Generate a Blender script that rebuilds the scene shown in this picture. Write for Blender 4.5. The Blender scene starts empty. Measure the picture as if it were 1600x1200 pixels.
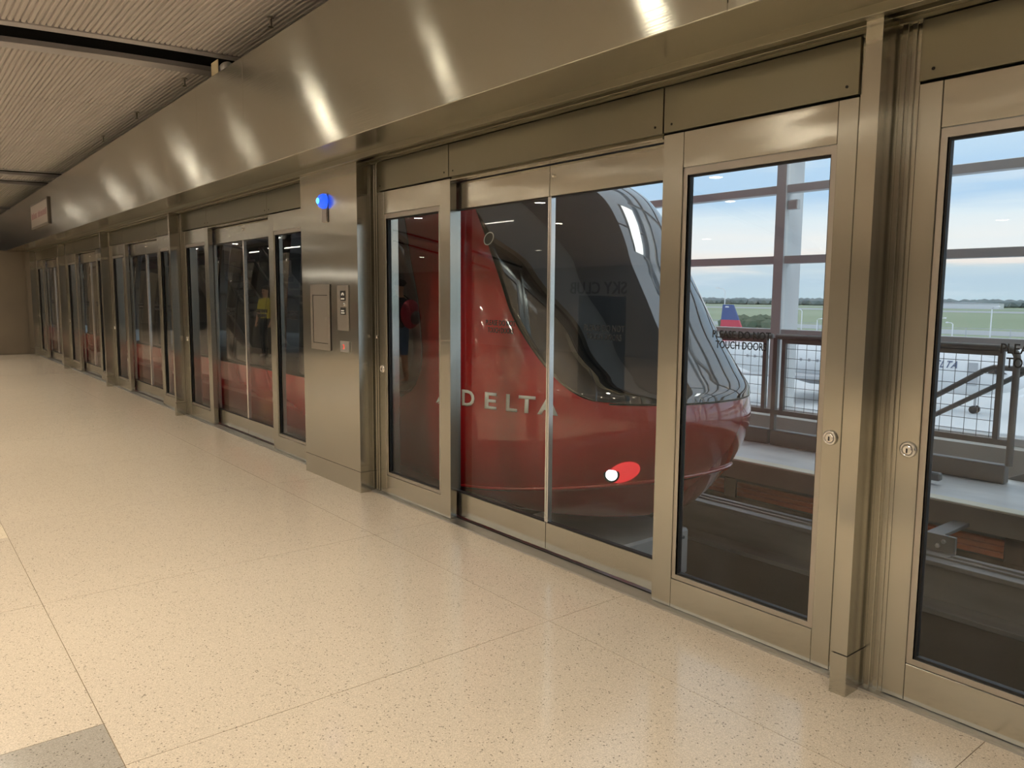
import bpy, bmesh, math, random
import numpy as np
from mathutils import Vector, Matrix
random.seed(7)
SC = bpy.context.scene
COL = SC.collection

# ------------------------------------------------------------------ camera
F_PX = 1214.0
PITCH, YAW, ROLL = (math.radians(a) for a in (6.44, 38.87, -0.41))
fh = Vector((-math.cos(YAW), math.sin(YAW), 0)); rt = Vector((math.sin(YAW), math.cos(YAW), 0)); uz = Vector((0, 0, 1))
fw = fh * math.cos(PITCH) - uz * math.sin(PITCH); up_ = fh * math.sin(PITCH) + uz * math.cos(PITCH)
RT = rt * math.cos(ROLL) - up_ * math.sin(ROLL); UP = rt * math.sin(ROLL) + up_ * math.cos(ROLL)
cam = bpy.data.cameras.new('camera'); cam.sensor_width = 36; cam.sensor_fit = 'HORIZONTAL'
cam.lens = F_PX / 1600 * 36; cam.clip_start = 0.05; cam.clip_end = 6000
camo = bpy.data.objects.new('camera', cam); COL.objects.link(camo)
M = Matrix((RT, UP, -fw)).transposed().to_4x4(); M.translation = Vector((0, -3.14, 1.6))
camo.matrix_world = M; SC.camera = camo

# ------------------------------------------------------------------ colour management
SC.view_settings.view_transform = 'Standard'
SC.view_settings.look = 'None'
SC.view_settings.exposure = 0.0
SC.view_settings.gamma = 1.0
SC.view_settings.use_curve_mapping = False
SC.cycles.adaptive_threshold = .02; SC.cycles.max_bounces = 9; SC.cycles.glossy_bounces = 6; SC.cycles.transparent_max_bounces = 24
SC.cycles.diffuse_bounces = 4; SC.cycles.sample_clamp_indirect = 10.0; SC.cycles.caustics_reflective = False
SC.cycles.use_denoising = True

# ------------------------------------------------------------------ world: dawn sky under broken cloud
W = bpy.data.worlds.new('sky'); SC.world = W; W.use_nodes = True
nt = W.node_tree; nt.nodes.clear()
def N(t, nt=None, **kw):
    n = nt.nodes.new(t)
    for k, v in kw.items(): setattr(n, k, v)
    return n
wo = N('ShaderNodeOutputWorld', nt); bg = N('ShaderNodeBackground', nt); nt.links.new(bg.outputs[0], wo.inputs[0])
bg.inputs[1].default_value = 1.15
tc = N('ShaderNodeTexCoord', nt); sx = N('ShaderNodeSeparateXYZ', nt); nt.links.new(tc.outputs['Generated'], sx.inputs[0])
mp = N('ShaderNodeMapping', nt); mp.inputs['Scale'].default_value = (1.6, 1.6, 17); nt.links.new(tc.outputs['Generated'], mp.inputs[0])
nz = N('ShaderNodeTexNoise', nt); nz.inputs['Scale'].default_value = 2.2; nz.inputs['Detail'].default_value = 5; nz.inputs['Roughness'].default_value = .55
nt.links.new(mp.outputs[0], nz.inputs[0])
ma = N('ShaderNodeMath', nt, operation='MULTIPLY_ADD'); ma.inputs[1].default_value = .05; nt.links.new(nz.outputs[0], ma.inputs[0])
mb_ = N('ShaderNodeMath', nt, operation='ADD'); mb_.inputs[1].default_value = -.025; nt.links.new(sx.outputs[2], mb_.inputs[0]); nt.links.new(mb_.outputs[0], ma.inputs[2])
cr = N('ShaderNodeValToRGB', nt); nt.links.new(ma.outputs[0], cr.inputs[0])
E_ = cr.color_ramp
stops = [(0.0, (.54, .68, .77)), (.022, (.52, .66, .78)), (.033, (.62, .73, .80)), (.040, (.96, .86, .80)), (.062, (.93, .92, .91)),
         (.096, (.80, .89, .95)), (.116, (.48, .68, .90)), (.15, (.50, .70, .92)), (.19, (.66, .82, .96)), (.24, (.52, .71, .92)), (.34, (.66, .80, .95)), (1, (.98, 1.04, 1.12))]
E_.elements[0].position, E_.elements[1].position = 0, 1
for p, c in stops[1:-1]: E_.elements.new(p)
for e, (p, c) in zip(E_.elements, stops): e.position = p; e.color = (*c, 1)
cl = N('ShaderNodeValToRGB', nt); cl.color_ramp.elements[0].position = .52; cl.color_ramp.elements[1].position = .72; nt.links.new(nz.outputs[0], cl.inputs[0])
mx = N('ShaderNodeMix', nt, data_type='RGBA'); mx.inputs[7].default_value = (.84, .89, .93, 1)
mf = N('ShaderNodeMath', nt, operation='MULTIPLY'); mf.inputs[1].default_value = .55; nt.links.new(cl.outputs[0], mf.inputs[0])
nt.links.new(mf.outputs[0], mx.inputs[0]); nt.links.new(cr.outputs[0], mx.inputs[6]); nt.links.new(mx.outputs[2], bg.inputs[0])

WARM = (1.0, .90, .735)
LAMP_W = 42.5

# ------------------------------------------------------------------ materials
MAT = {}
def mat(name, col=(.5, .5, .5), rough=.5, metal=0.0, **kw):
    m = bpy.data.materials.new(name); m.use_nodes = True; MAT[name] = m
    b = m.node_tree.nodes['Principled BSDF']
    b.inputs['Base Color'].default_value = (*col, 1); b.inputs['Roughness'].default_value = rough; b.inputs['Metallic'].default_value = metal
    for k, v in kw.items():
        b.inputs[k.replace('_', ' ')].default_value = v
    return m
def nodes(m):
    t = m.node_tree; return t, t.nodes['Principled BSDF']
def noise_col(m, c1, c2, scale=(5, 5, 5), detail=3, lo=.35, hi=.65, bump=0, rough=None):
    t, b = nodes(m)
    tc = N('ShaderNodeTexCoord', t); mp = N('ShaderNodeMapping', t); mp.inputs['Scale'].default_value = scale
    t.links.new(tc.outputs['Object'], mp.inputs[0])
    nz = N('ShaderNodeTexNoise', t); nz.inputs['Scale'].default_value = 1; nz.inputs['Detail'].default_value = detail
    t.links.new(mp.outputs[0], nz.inputs[0])
    r = N('ShaderNodeValToRGB', t); r.color_ramp.elements[0].position = lo; r.color_ramp.elements[1].position = hi
    r.color_ramp.elements[0].color = (*c1, 1); r.color_ramp.elements[1].color = (*c2, 1)
    t.links.new(nz.outputs[0], r.inputs[0]); t.links.new(r.outputs[0], b.inputs['Base Color'])
    if bump:
        bp = N('ShaderNodeBump', t); bp.inputs['Strength'].default_value = bump; bp.inputs['Distance'].default_value = .01
        t.links.new(nz.outputs[0], bp.inputs['Height']); t.links.new(bp.outputs[0], b.inputs['Normal'])
    return m
def steel(name, tangent, col=(.53, .512, .45), rough=.30, aniso=.75, wave=0.0, wscale=(1, 1, 1), grain=(3, 3, 400), brush=0.0, metal=1.0):
    m = mat(name, col, rough, metal); t, b = nodes(m)
    b.inputs['Anisotropic'].default_value = aniso
    cx = N('ShaderNodeCombineXYZ', t)
    for i in range(3): cx.inputs[i].default_value = tangent[i]
    t.links.new(cx.outputs[0], b.inputs['Tangent'])
    geo = N('ShaderNodeNewGeometry', t)
    mp = N('ShaderNodeMapping', t); mp.inputs['Scale'].default_value = grain; t.links.new(geo.outputs['Position'], mp.inputs[0])
    g = N('ShaderNodeTexNoise', t); g.inputs['Scale'].default_value = 1; g.inputs['Detail'].default_value = 2; t.links.new(mp.outputs[0], g.inputs[0])
    mr = N('ShaderNodeMapRange', t); mr.inputs[3].default_value = rough - .015; mr.inputs[4].default_value = rough + .02
    t.links.new(g.outputs[0], mr.inputs[0])
    if name == 'satin_steel_plate': t.links.new(mr.outputs[0], b.inputs['Roughness'])
    if wave:
        mp2 = N('ShaderNodeMapping', t); mp2.inputs['Scale'].default_value = wscale; t.links.new(geo.outputs['Position'], mp2.inputs[0])
        w = N('ShaderNodeTexNoise', t); w.inputs['Scale'].default_value = 1; w.inputs['Detail'].default_value = 1; t.links.new(mp2.outputs[0], w.inputs[0])
        bp = N('ShaderNodeBump', t); bp.inputs['Strength'].default_value = 1; bp.inputs['Distance'].default_value = wave
        t.links.new(w.outputs[0], bp.inputs['Height']); t.links.new(bp.outputs[0], b.inputs['Normal'])
        if brush:
            mp3 = N('ShaderNodeMapping', t); mp3.inputs['Scale'].default_value = (2, 2, 190); t.links.new(geo.outputs['Position'], mp3.inputs[0])
            w3 = N('ShaderNodeTexNoise', t); w3.inputs['Scale'].default_value = 1; w3.inputs['Detail'].default_value = 0; t.links.new(mp3.outputs[0], w3.inputs[0])
            b3 = N('ShaderNodeBump', t); b3.inputs['Strength'].default_value = 1; b3.inputs['Distance'].default_value = brush
            t.links.new(w3.outputs[0], b3.inputs['Height']); t.links.new(bp.outputs[0], b3.inputs['Normal']); t.links.new(b3.outputs[0], b.inputs['Normal'])
    return m
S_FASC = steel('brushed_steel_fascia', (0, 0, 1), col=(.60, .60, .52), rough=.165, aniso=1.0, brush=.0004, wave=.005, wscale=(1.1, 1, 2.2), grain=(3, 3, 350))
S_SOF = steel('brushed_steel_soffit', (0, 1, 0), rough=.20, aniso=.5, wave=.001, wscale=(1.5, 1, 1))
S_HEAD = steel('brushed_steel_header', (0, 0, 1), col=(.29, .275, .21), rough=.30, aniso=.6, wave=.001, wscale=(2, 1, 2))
S_FRAME = steel('brushed_steel_frame', (1, 1, 0), metal=.94, rough=.22, aniso=.8, wave=.0012, wscale=(2.5, 2.5, 2), grain=(350, 350, 3))
S_RAIL = steel('brushed_steel_rail', (1, 1, 0), metal=.94, rough=.165, aniso=.8, wave=.0022, wscale=(3, 2, 9), grain=(3, 3, 350))
S_PIL = steel('brushed_steel_pillar', (1, 1, 0), metal=.94, rough=.16, aniso=.9, wave=.003, wscale=(1.8, 1.8, 1.6), grain=(350, 350, 3))
S_PLATE = steel('satin_steel_plate', (1, 0, 0), col=(.55, .52, .48), rough=.35, aniso=.3)
CHROME = mat('polished_chrome', (.90, .88, .85), .15, .85)
ALU = mat('aluminium', (.62, .63, .64), .35, 1.0)
BLACKG = mat('black_gasket', (.01, .01, .011), .55)
DARKGAP = mat('dark_joint', (.02, .018, .015), .8)

def glass_mat(name, ior=1.62, tint=(.93, .96, .95), dust=0.0):
    m = bpy.data.materials.new(name); m.use_nodes = True; t = m.node_tree; t.nodes.clear(); MAT[name] = m
    o = N('ShaderNodeOutputMaterial', t); mix = N('ShaderNodeMixShader', t); tr = N('ShaderNodeBsdfTransparent', t); gl = N('ShaderNodeBsdfGlossy', t)
    tr.inputs[0].default_value = (*tint, 1); gl.inputs['Roughness'].default_value = 0.0; gl.inputs[0].default_value = (1, 1, 1, 1)
    fr = N('ShaderNodeFresnel', t); fr.inputs[0].default_value = ior
    ge = N('ShaderNodeNewGeometry', t); sb = N('ShaderNodeMath', t, operation='SUBTRACT'); sb.inputs[0].default_value = 1
    t.links.new(ge.outputs['Backfacing'], sb.inputs[1])
    mu = N('ShaderNodeMath', t, operation='MULTIPLY'); t.links.new(fr.outputs[0], mu.inputs[0]); t.links.new(sb.outputs[0], mu.inputs[1])
    t.links.new(mu.outputs[0], mix.inputs[0]); t.links.new(tr.outputs[0], mix.inputs[1]); t.links.new(gl.outputs[0], mix.inputs[2]); t.links.new(mix.outputs[0], o.inputs[0])
    return m
GLASS = glass_mat('door_glass', 1.62, (.955, .97, .965))
WGLASS = glass_mat('window_glass', 1.45, (.975, .985, .99))

def terrazzo(name, base, speck=1.0):
    m = mat(name, base, .13, 0, Specular_IOR_Level=.5); t, b = nodes(m)
    geo = N('ShaderNodeNewGeometry', t)
    def vor(scale, lo, hi):
        v = N('ShaderNodeTexVoronoi', t); v.inputs['Scale'].default_value = scale; t.links.new(geo.outputs['Position'], v.inputs['Vector'])
        s = N('ShaderNodeSeparateColor', t); t.links.new(v.outputs['Color'], s.inputs[0])
        r = N('ShaderNodeMapRange', t); r.inputs[1].default_value = lo; r.inputs[2].default_value = hi; t.links.new(s.outputs[0], r.inputs[0])
        return r.outputs[0]
    big = N('ShaderNodeTexNoise', t); big.inputs['Scale'].default_value = .8; t.links.new(geo.outputs['Position'], big.inputs[0])
    prev = None
    def mixc(fac, a, c):
        x = N('ShaderNodeMix', t, data_type='RGBA')
        t.links.new(fac, x.inputs[0])
        if isinstance(a, tuple): x.inputs[6].default_value = (*a, 1)
        else: t.links.new(a, x.inputs[6])
        x.inputs[7].default_value = (*c, 1); return x.outputs[2]
    c = mixc(big.outputs[0], tuple(k * .96 for k in base), tuple(k * 1.04 for k in base))
    c = mixc(vor(260, .55, .56), c, tuple(min(1, k * (1 + .13 * speck)) for k in base))
    c = mixc(vor(330, .72, .73), c, tuple(k * (1 - .14 * speck) for k in base))
    c = mixc(vor(190, .975, .976), c, tuple(k * .45 for k in base))
    t.links.new(c, b.inputs['Base Color'])
    return m
T_BEIGE = terrazzo('terrazzo_beige', (.61, .52, .41))
T_GREY = terrazzo('terrazzo_grey', (.36, .325, .28))
T_CREAM = terrazzo('terrazzo_cream', (.74, .64, .48))
JOINT = mat('terrazzo_joint', (.30, .22, .13), .5)
CEILM = mat('ceiling_painted_metal', (.60, .56, .54), .45, .0)
TRIMM = mat('ceiling_slot_trim', (.55, .53, .55), .4, .3)
VOID = mat('ceiling_void_black', (.004, .004, .004), .9)
HALLW = noise_col(mat('hall_wall_panel', rough=.5), (.40, .38, .35), (.46, .43, .39), (.3, .3, .3))
HALLD = noise_col(mat('hall_wall_dark', rough=.35), (.06, .06, .058), (.08, .078, .07), (.5, .5, .5))
ENDW = noise_col(mat('end_wall_bronze', rough=.45, metal=.5), (.24, .20, .155), (.30, .25, .19), (.6, .6, .6))
RED = mat('tram_red_paint', (.43, .014, .018), .16, 0, Coat_Weight=1.0, Coat_Roughness=.03, Coat_IOR=1.7)
TBLK = mat('tram_dark_glass', (.012, .014, .016), .04, 0, IOR=2.45)
TSEAL = mat('tram_seal', (.01, .01, .01), .5)
WHITE = mat('white_vinyl', (.88, .88, .86), .4)
GREYB = noise_col(mat('undercarriage_grey', rough=.5), (.42, .44, .45), (.5, .52, .53), (3, 3, 3))
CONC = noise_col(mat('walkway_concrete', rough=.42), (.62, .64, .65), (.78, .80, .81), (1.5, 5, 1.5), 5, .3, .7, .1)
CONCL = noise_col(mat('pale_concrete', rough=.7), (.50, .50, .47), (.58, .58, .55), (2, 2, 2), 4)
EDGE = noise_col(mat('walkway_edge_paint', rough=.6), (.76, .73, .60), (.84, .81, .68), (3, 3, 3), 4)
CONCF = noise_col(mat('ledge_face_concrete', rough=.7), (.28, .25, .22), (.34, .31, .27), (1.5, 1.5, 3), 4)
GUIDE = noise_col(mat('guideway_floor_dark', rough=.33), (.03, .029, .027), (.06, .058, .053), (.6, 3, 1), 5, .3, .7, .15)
RAILD = noise_col(mat('guide_beam_steel', rough=.4, metal=.4), (.17, .175, .18), (.25, .255, .26), (.8, 4, 4), 3)
ORANGE = noise_col(mat('conductor_rail_orange', rough=.5), (.56, .14, .05), (.66, .18, .07), (1, 4, 4), 3)
FENCE = mat('railing_grey_paint', (.17, .178, .182), .5)
MULL = mat('mullion_grey_paint', (.66, .685, .70), .5)
MULLS = mat('mullion_pale_paint', (.85, .86, .86), .5)
ROOFM = mat('track_roof', (.30, .30, .30), .7)
APRON = noise_col(mat('apron_concrete', rough=.8), (.66, .68, .69), (.78, .79, .79), (.08, .08, .08), 5, .3, .7)
GRASS = noise_col(mat('airfield_grass_hazed', rough=.9), (.27, .33, .20), (.34, .39, .26), (.01, .004, .01), 4)  # distance haze mixed into the colour as a greyer green
TREES = noise_col(mat('tree_leaves_hazed', rough=.9), (.20, .24, .245), (.26, .30, .30), (.05, .05, .05), 3)  # leaf colour paled and blued, standing in for distance haze
ROAD = mat('road_grey', (.42, .43, .44), .8)
PLANE = mat('aircraft_white', (.80, .81, .82), .35)
PGREY = mat('aircraft_grey', (.45, .46, .48), .4)
PBLUE = mat('aircraft_navy', (.05, .10, .28), .4)
PRED = mat('aircraft_red', (.62, .05, .09), .4)
INKB = mat('lettering_black', (.006, .006, .007), .5)
INKD = mat('lettering_navy', (.10, .14, .25), .5)
SKIN = mat('skin', (.50, .30, .21), .55)
HAIR = mat('hair_dark', (.03, .022, .016), .7)
NAVY = mat('shirt_navy', (.03, .035, .05), .8)
DENIM = mat('shorts_blue', (.08, .14, .27), .8)
YELL = mat('vest_yellow', (.50, .46, .06), .7)
TROU = mat('trousers_dark', (.025, .025, .03), .8)
SHOE = mat('shoe_pale', (.55, .54, .52), .6)
PACK = mat('backpack_red', (.30, .02, .04), .7)
RUBB = mat('black_rubber', (.012, .012, .012), .45)
LABK = mat('label_black', (.012, .012, .012), .4)
def emit(name, col, s):
    m = mat(name, (.02, .02, .02), .3); t, b = nodes(m)
    b.inputs['Emission Color'].default_value = (*col, 1); b.inputs['Emission Strength'].default_value = s; return m
E_BLUE = emit('lamp_blue', (.02, .10, 1.0), 1.5)
E_BLUEC = emit('lamp_blue_core', (.10, .55, 1.0), 2.5)
E_RED = emit('led_red', (1.0, .12, .11), .10)
E_REDD = emit('led_red_ring', (1.0, .04, .03), 1.6)
E_HEAD = emit('headlamp_white', (.82, .92, 1.0), 4.0)
E_TAIL = emit('headlamp_red_lens', (1.0, .04, .05), .75)
E_DOWN = emit('downlight_lens', WARM, 60.0)
E_DIM = emit('downlight_lens_dim', WARM, 20.0)
E_LIN = emit('linear_lamp', (1, .93, .82), 12.0)

# ------------------------------------------------------------------ mesh building
class MB:
    def __init__(s): s.bm = bmesh.new()
    def box(s, x0, x1, y0, y1, z0, z1, bev=0):
        vs = [s.bm.verts.new((x, y, z)) for x in (x0, x1) for y in (y0, y1) for z in (z0, z1)]
        fs = [s.bm.faces.new([vs[i] for i in q]) for q in ((0, 1, 3, 2), (4, 6, 7, 5), (0, 4, 5, 1), (2, 3, 7, 6), (0, 2, 6, 4), (1, 5, 7, 3))]
        if bev:
            ed = list({e for f in fs for e in f.edges}); bmesh.ops.bevel(s.bm, geom=ed, offset=bev, segments=1, affect='EDGES')
        return s
    def prism(s, pts, axis, a0, a1):
        """extrude a polygon (2-D points) along an axis: x -> (y,z), y -> (x,z), z -> (x,y)"""
        def P(p, a): return {'x': (a, p[0], p[1]), 'y': (p[0], a, p[1]), 'z': (p[0], p[1], a)}[axis]
        A = [s.bm.verts.new(P(p, a0)) for p in pts]; B = [s.bm.verts.new(P(p, a1)) for p in pts]; n = len(pts)
        s.bm.faces.new(A); s.bm.faces.new(B[::-1])
        for i in range(n): s.bm.faces.new((A[i], A[(i + 1) % n], B[(i + 1) % n], B[i]))
        return s
    def tube(s, path, r, n=8, cap=True, taper=None):
        path = [Vector(p) for p in path]; rings = []
        for i, p in enumerate(path):
            d = (path[min(i + 1, len(path) - 1)] - path[max(i - 1, 0)]).normalized()
            a = Vector((0, 0, 1)) if abs(d.z) < .9 else Vector((1, 0, 0))
            u = d.cross(a).normalized(); v = d.cross(u).normalized()
            rr = r if taper is None else r * taper[i]
            rings.append([s.bm.verts.new(p + (u * math.cos(k * math.tau / n) + v * math.sin(k * math.tau / n)) * rr) for k in range(n)])
        for a, b in zip(rings, rings[1:]):
            for k in range(n): s.bm.faces.new((a[k], a[(k + 1) % n], b[(k + 1) % n], b[k]))
        if cap: s.bm.faces.new(rings[0]); s.bm.faces.new(rings[-1][::-1])
        return s
    def lathe(s, c, axis, prof, n=20):
        """prof: list of (distance along axis, radius)"""
        c = Vector(c); d = Vector(axis).normalized(); a = Vector((0, 0, 1)) if abs(d.z) < .9 else Vector((1, 0, 0))
        u = d.cross(a).normalized(); v = d.cross(u).normalized(); rings = []
        for h, r in prof:
            rings.append([s.bm.verts.new(c + d * h + (u * math.cos(k * math.tau / n) + v * math.sin(k * math.tau / n)) * max(r, 1e-4)) for k in range(n)])
        for a_, b_ in zip(rings, rings[1:]):
            for k in range(n): s.bm.faces.new((a_[k], a_[(k + 1) % n], b_[(k + 1) % n], b_[k]))
        s.bm.faces.new(rings[0]); s.bm.faces.new(rings[-1][::-1])
        return s
    def grid(s, rows, close=False):
        R = [[s.bm.verts.new(p) for p in r] for r in rows]
        for a, b in zip(R, R[1:]):
            n = len(a)
            for k in range(n if close else n - 1):
                s.bm.faces.new((a[k], a[(k + 1) % n], b[(k + 1) % n], b[k]))
        return s
    def ico(s, c, r, sub=1, sc=(1, 1, 1)):
        g = bmesh.ops.create_icosphere(s.bm, subdivisions=sub, radius=r)
        for v in g['verts']: v.co = Vector((v.co.x * sc[0], v.co.y * sc[1], v.co.z * sc[2])) + Vector(c)
        return s
    def mesh(s, name, m, smooth=False):
        bmesh.ops.recalc_face_normals(s.bm, faces=s.bm.faces)
        me = bpy.data.meshes.new(name); s.bm.to_mesh(me); s.bm.free()
        for x in (m if isinstance(m, (list, tuple)) else [m]): me.materials.append(x)
        if smooth: me.polygons.foreach_set('use_smooth', [True] * len(me.polygons))
        me.update(); return me
def tag(o, label=None, cat=None, group=None, kind=None):
    if label: o['label'] = label
    if cat: o['category'] = cat
    if group: o['group'] = group
    if kind: o['kind'] = kind
    return o
def link(name, me, parent=None, loc=None):
    o = bpy.data.objects.new(name, me); COL.objects.link(o)
    if parent is not None:
        o.parent = parent; o.matrix_parent_inverse = Matrix.Translation(-Vector(parent.location))
    if loc is not None: o.location = loc
    return o
def part(name, mb, m, parent=None, smooth=False): return link(name, mb.mesh(name, m, smooth), parent)
def empty(name, loc=(0, 0, 0)):
    o = bpy.data.objects.new(name, None); COL.objects.link(o); o.location = loc; o.empty_display_size = .1; return o
def copy_tree(o, dloc=None, parent=None):
    c = o.copy(); COL.objects.link(c)
    if parent is not None: c.parent = parent
    if dloc is not None: c.location = Vector(o.location) + Vector(dloc)
    for ch in list(o.children): copy_tree(ch, None, c)
    return c
def B(*a, **k): return MB().box(*a, **k)
def text_mesh(name, body, m, width=None, height=None, bold=.0, depth=.002, shear=0, spacing=1.0):
    """flat lettering in x (right) / z (up), its lower left corner at the origin"""
    cu = bpy.data.curves.new(name, 'FONT'); cu.body = body; cu.size = 1; cu.extrude = 0; cu.offset = bold; cu.shear = shear; cu.space_character = spacing; cu.align_x = 'CENTER'
    cu.resolution_u = 3
    o = bpy.data.objects.new(name, cu); COL.objects.link(o)
    me = bpy.data.meshes.new_from_object(o.evaluated_get(bpy.context.evaluated_depsgraph_get()))
    bpy.data.objects.remove(o); bpy.data.curves.remove(cu)
    co = np.array([v.co[:] for v in me.vertices]); mn, mxx = co.min(0), co.max(0)
    sxx = (width / (mxx[0] - mn[0])) if width else None; szz = (height / (mxx[1] - mn[1])) if height else None
    sxx = sxx or szz; szz = szz or sxx
    for v in me.vertices: v.co = ((v.co.x - mn[0]) * sxx, 0, (v.co.y - mn[1]) * szz)
    me.materials.clear(); me.materials.append(m); me.name = name
    bm = bmesh.new(); bm.from_mesh(me)
    bmesh.ops.remove_doubles(bm, verts=bm.verts, dist=1e-6)
    r = bmesh.ops.extrude_face_region(bm, geom=list(bm.faces))
    for v in [g for g in r['geom'] if isinstance(g, bmesh.types.BMVert)]: v.co.y -= depth
    bmesh.ops.recalc_face_normals(bm, faces=bm.faces); bm.to_mesh(me); bm.free()
    return me

# ================================================================== FLOOR
fl = part('floor', B(-46, 8, -12.6, .12, -.20, -.006), JOINT); tag(fl, 'speckled beige terrazzo platform floor with thin divider joints', kind='structure')
XJ = [-2.76 - 1.77 * k for k in range(-7, 26)]; XJ = sorted([x for x in XJ if -46 < x < 8] + [-46, 8])
YJ = [.10, -.667, -2.60, -4.53, -6.46, -8.39, -10.32, -12.6]
g = .003; cache = {}
for i in range(len(XJ) - 1):
    for j in range(len(YJ) - 1):
        x0, x1, y1, y0 = XJ[i], XJ[i + 1], YJ[j], YJ[j + 1]
        dark = (j == 2 and abs(x1 + 0.99) < .1); half = (j == 2 and abs(x1 + 2.76) < .05)
        m = T_GREY if dark else T_BEIGE
        segs = [(x0, x1, y0, y1, m)]
        if half: segs = [(x0, -3.09, y0, y1, T_BEIGE), (-3.09, x1, y0, y1, T_GREY)]
        if j == 2 and x0 < -6.1 < x1:
            segs = [(x0, x1, y0, y1 - .22, T_BEIGE), (x0, -6.30, y1 - .22, y1, T_BEIGE), (-6.30, -5.94, y1 - .22, y1, T_CREAM), (-5.94, x1, y1 - .22, y1, T_BEIGE)] if x1 > -5.94 else \
                   [(x0, x1, y0, y1, T_BEIGE)]
        for (a, b, c, d, m_) in segs:
            w, h = round(b - a, 4), round(d - c, 4)
            key = (w, h, m_.name)
            if key not in cache: cache[key] = B(g / 2, w - g / 2, g / 2, h - g / 2, -.006, 0).mesh('terrazzo_panel', m_)
            link('terrazzo_panel', cache[key], fl, (a, c, 0))

# ================================================================== CEILING of the hall
def zc(y): return 4.035 - .009 * (y - .9) ** 2
ce = empty('ceiling', (0, -6, 4.0)); tag(ce, 'ribbed taupe metal ceiling with black slots crossing the platform hall', kind='structure')
SLOTS = [(-9.06, -8.26), (-19.05, -18.30), (-20.70, -19.95), (-27.2, -26.5), (-30.7, -29.9), (-38.4, -37.6)]
segs = [(-8.26, -4.3), (-4.3, -.3), (-.3, 3.7), (3.7, 8)]
def cut(a, b, n): return [(a + (b - a) * k / n, a + (b - a) * (k + 1) / n) for k in range(n)]
segs += cut(-18.30, -9.06, 4) + [(-19.95, -19.05)] + cut(-26.5, -20.70, 2) + [(-29.9, -27.2)] + cut(-37.6, -30.7, 1) + cut(-46, -38.4, 1)
PIT, NR = .05, 12
YS = [.2 - PIT * NR * k for k in range(22)]
for k in range(21):
    ya, yb = YS[k + 1], YS[k]
    by_len = {}
    for (xa, xb) in segs:
        L = round(xb - xa, 3)
        if L not in by_len:
            mb = MB(); pr = []
            for q in range(NR):
                y0 = ya + q * PIT
                for dy, dz in ((.001, .022), (.005, .022), (.010, .004), (.015, 0), (.038, 0), (.043, .004), (.048, .022)):
                    y = y0 + dy
                    pr.append((y - ya, zc(y) + dz))
            mb.grid([[(.003, p[0], p[1]) for p in pr], [(L - .003, p[0], p[1]) for p in pr]])
            top = [(pr[0][0], pr[0][1] + .03), (pr[-1][0], pr[-1][1] + .03)]
            me = mb.mesh('ceiling_panel', CEILM); by_len[L] = me
        link('ceiling_panel', by_len[L], ce, (xa, ya, 0))
for (xa, xb) in SLOTS:
    ys = np.linspace(.2, -12.4, 40)
    def strip(x0, x1, dz0, dz1):
        mb = MB(); rows = []
        for y in ys: rows.append([(x0, y, zc(y) + dz0), (x1, y, zc(y) + dz0), (x1, y, zc(y) + dz1), (x0, y, zc(y) + dz1)])
        mb.grid(rows, True); return mb
    part('slot_trim', strip(xb - .12, xb + .01, -.012, .02), TRIMM, ce)
    part('slot_trim', strip(xa - .01, xa + .21, -.030, .02), TRIMM, ce)
    part('slot_void', strip(xa - .02, xb + .02, .30, .34), VOID, ce)
    part('slot_void', strip(xa + .19, xa + .202, .02, .30), VOID, ce)
    part('slot_void', strip(xb - .12, xb - .108, .02, .30), VOID, ce)
part('ceiling_deck', MB().grid([[(-46, y, zc(y) + .36), (8, y, zc(y) + .36), (8, y, zc(y) + .42), (-46, y, zc(y) + .42)] for y in ys], True), VOID, ce)

# ================================================================== FASCIA, SOFFIT, HEADER
XL, XR = -46.0, 8.0
fa = part('wall_upper', B(XL, XR, -.585, .10, 2.70, 3.615), DARKGAP); tag(fa, 'brushed steel fascia panels running above the platform doors', kind='structure')
FS = [8, 3.13, -1.88, -6.89, -8.17, -13.14, -18.15, -23.16, -28.2, -33.2, -38.2, -43.2, -46]
for a, b in zip(FS[1:], FS[:-1]):
    part('fascia_panel', B(a + .002, b - .002, -.60, -.585, 2.672, 3.63, bev=.002), S_FASC, fa)
part('fascia_cap', B(XL, XR, -.597, .10, 3.615, 3.632), S_FASC, fa)
wb = part('wall_bulkhead', B(XL, XR, .10, .22, 2.40, 5.6), HALLW); tag(wb, 'plain bulkhead wall above the doors facing the track', kind='structure')
so = part('trim_1', B(XL, XR, -.597, -.405, 2.670, 2.70), S_SOF); tag(so, 'brushed steel soffit strip under the fascia', kind='structure')
part('soffit_strip', B(XL, XR, -.402, -.235, 2.672, 2.70), S_SOF, so)
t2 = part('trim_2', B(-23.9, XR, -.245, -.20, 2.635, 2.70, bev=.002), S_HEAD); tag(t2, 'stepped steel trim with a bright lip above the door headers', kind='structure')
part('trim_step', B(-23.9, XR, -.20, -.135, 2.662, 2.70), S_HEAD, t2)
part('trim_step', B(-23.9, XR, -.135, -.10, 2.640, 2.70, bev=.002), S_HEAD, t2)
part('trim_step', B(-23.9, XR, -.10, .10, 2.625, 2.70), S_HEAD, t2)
part('trim_step', B(-23.9, XR, -.05, .10, 2.40, 2.625), DARKGAP, t2)

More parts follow.
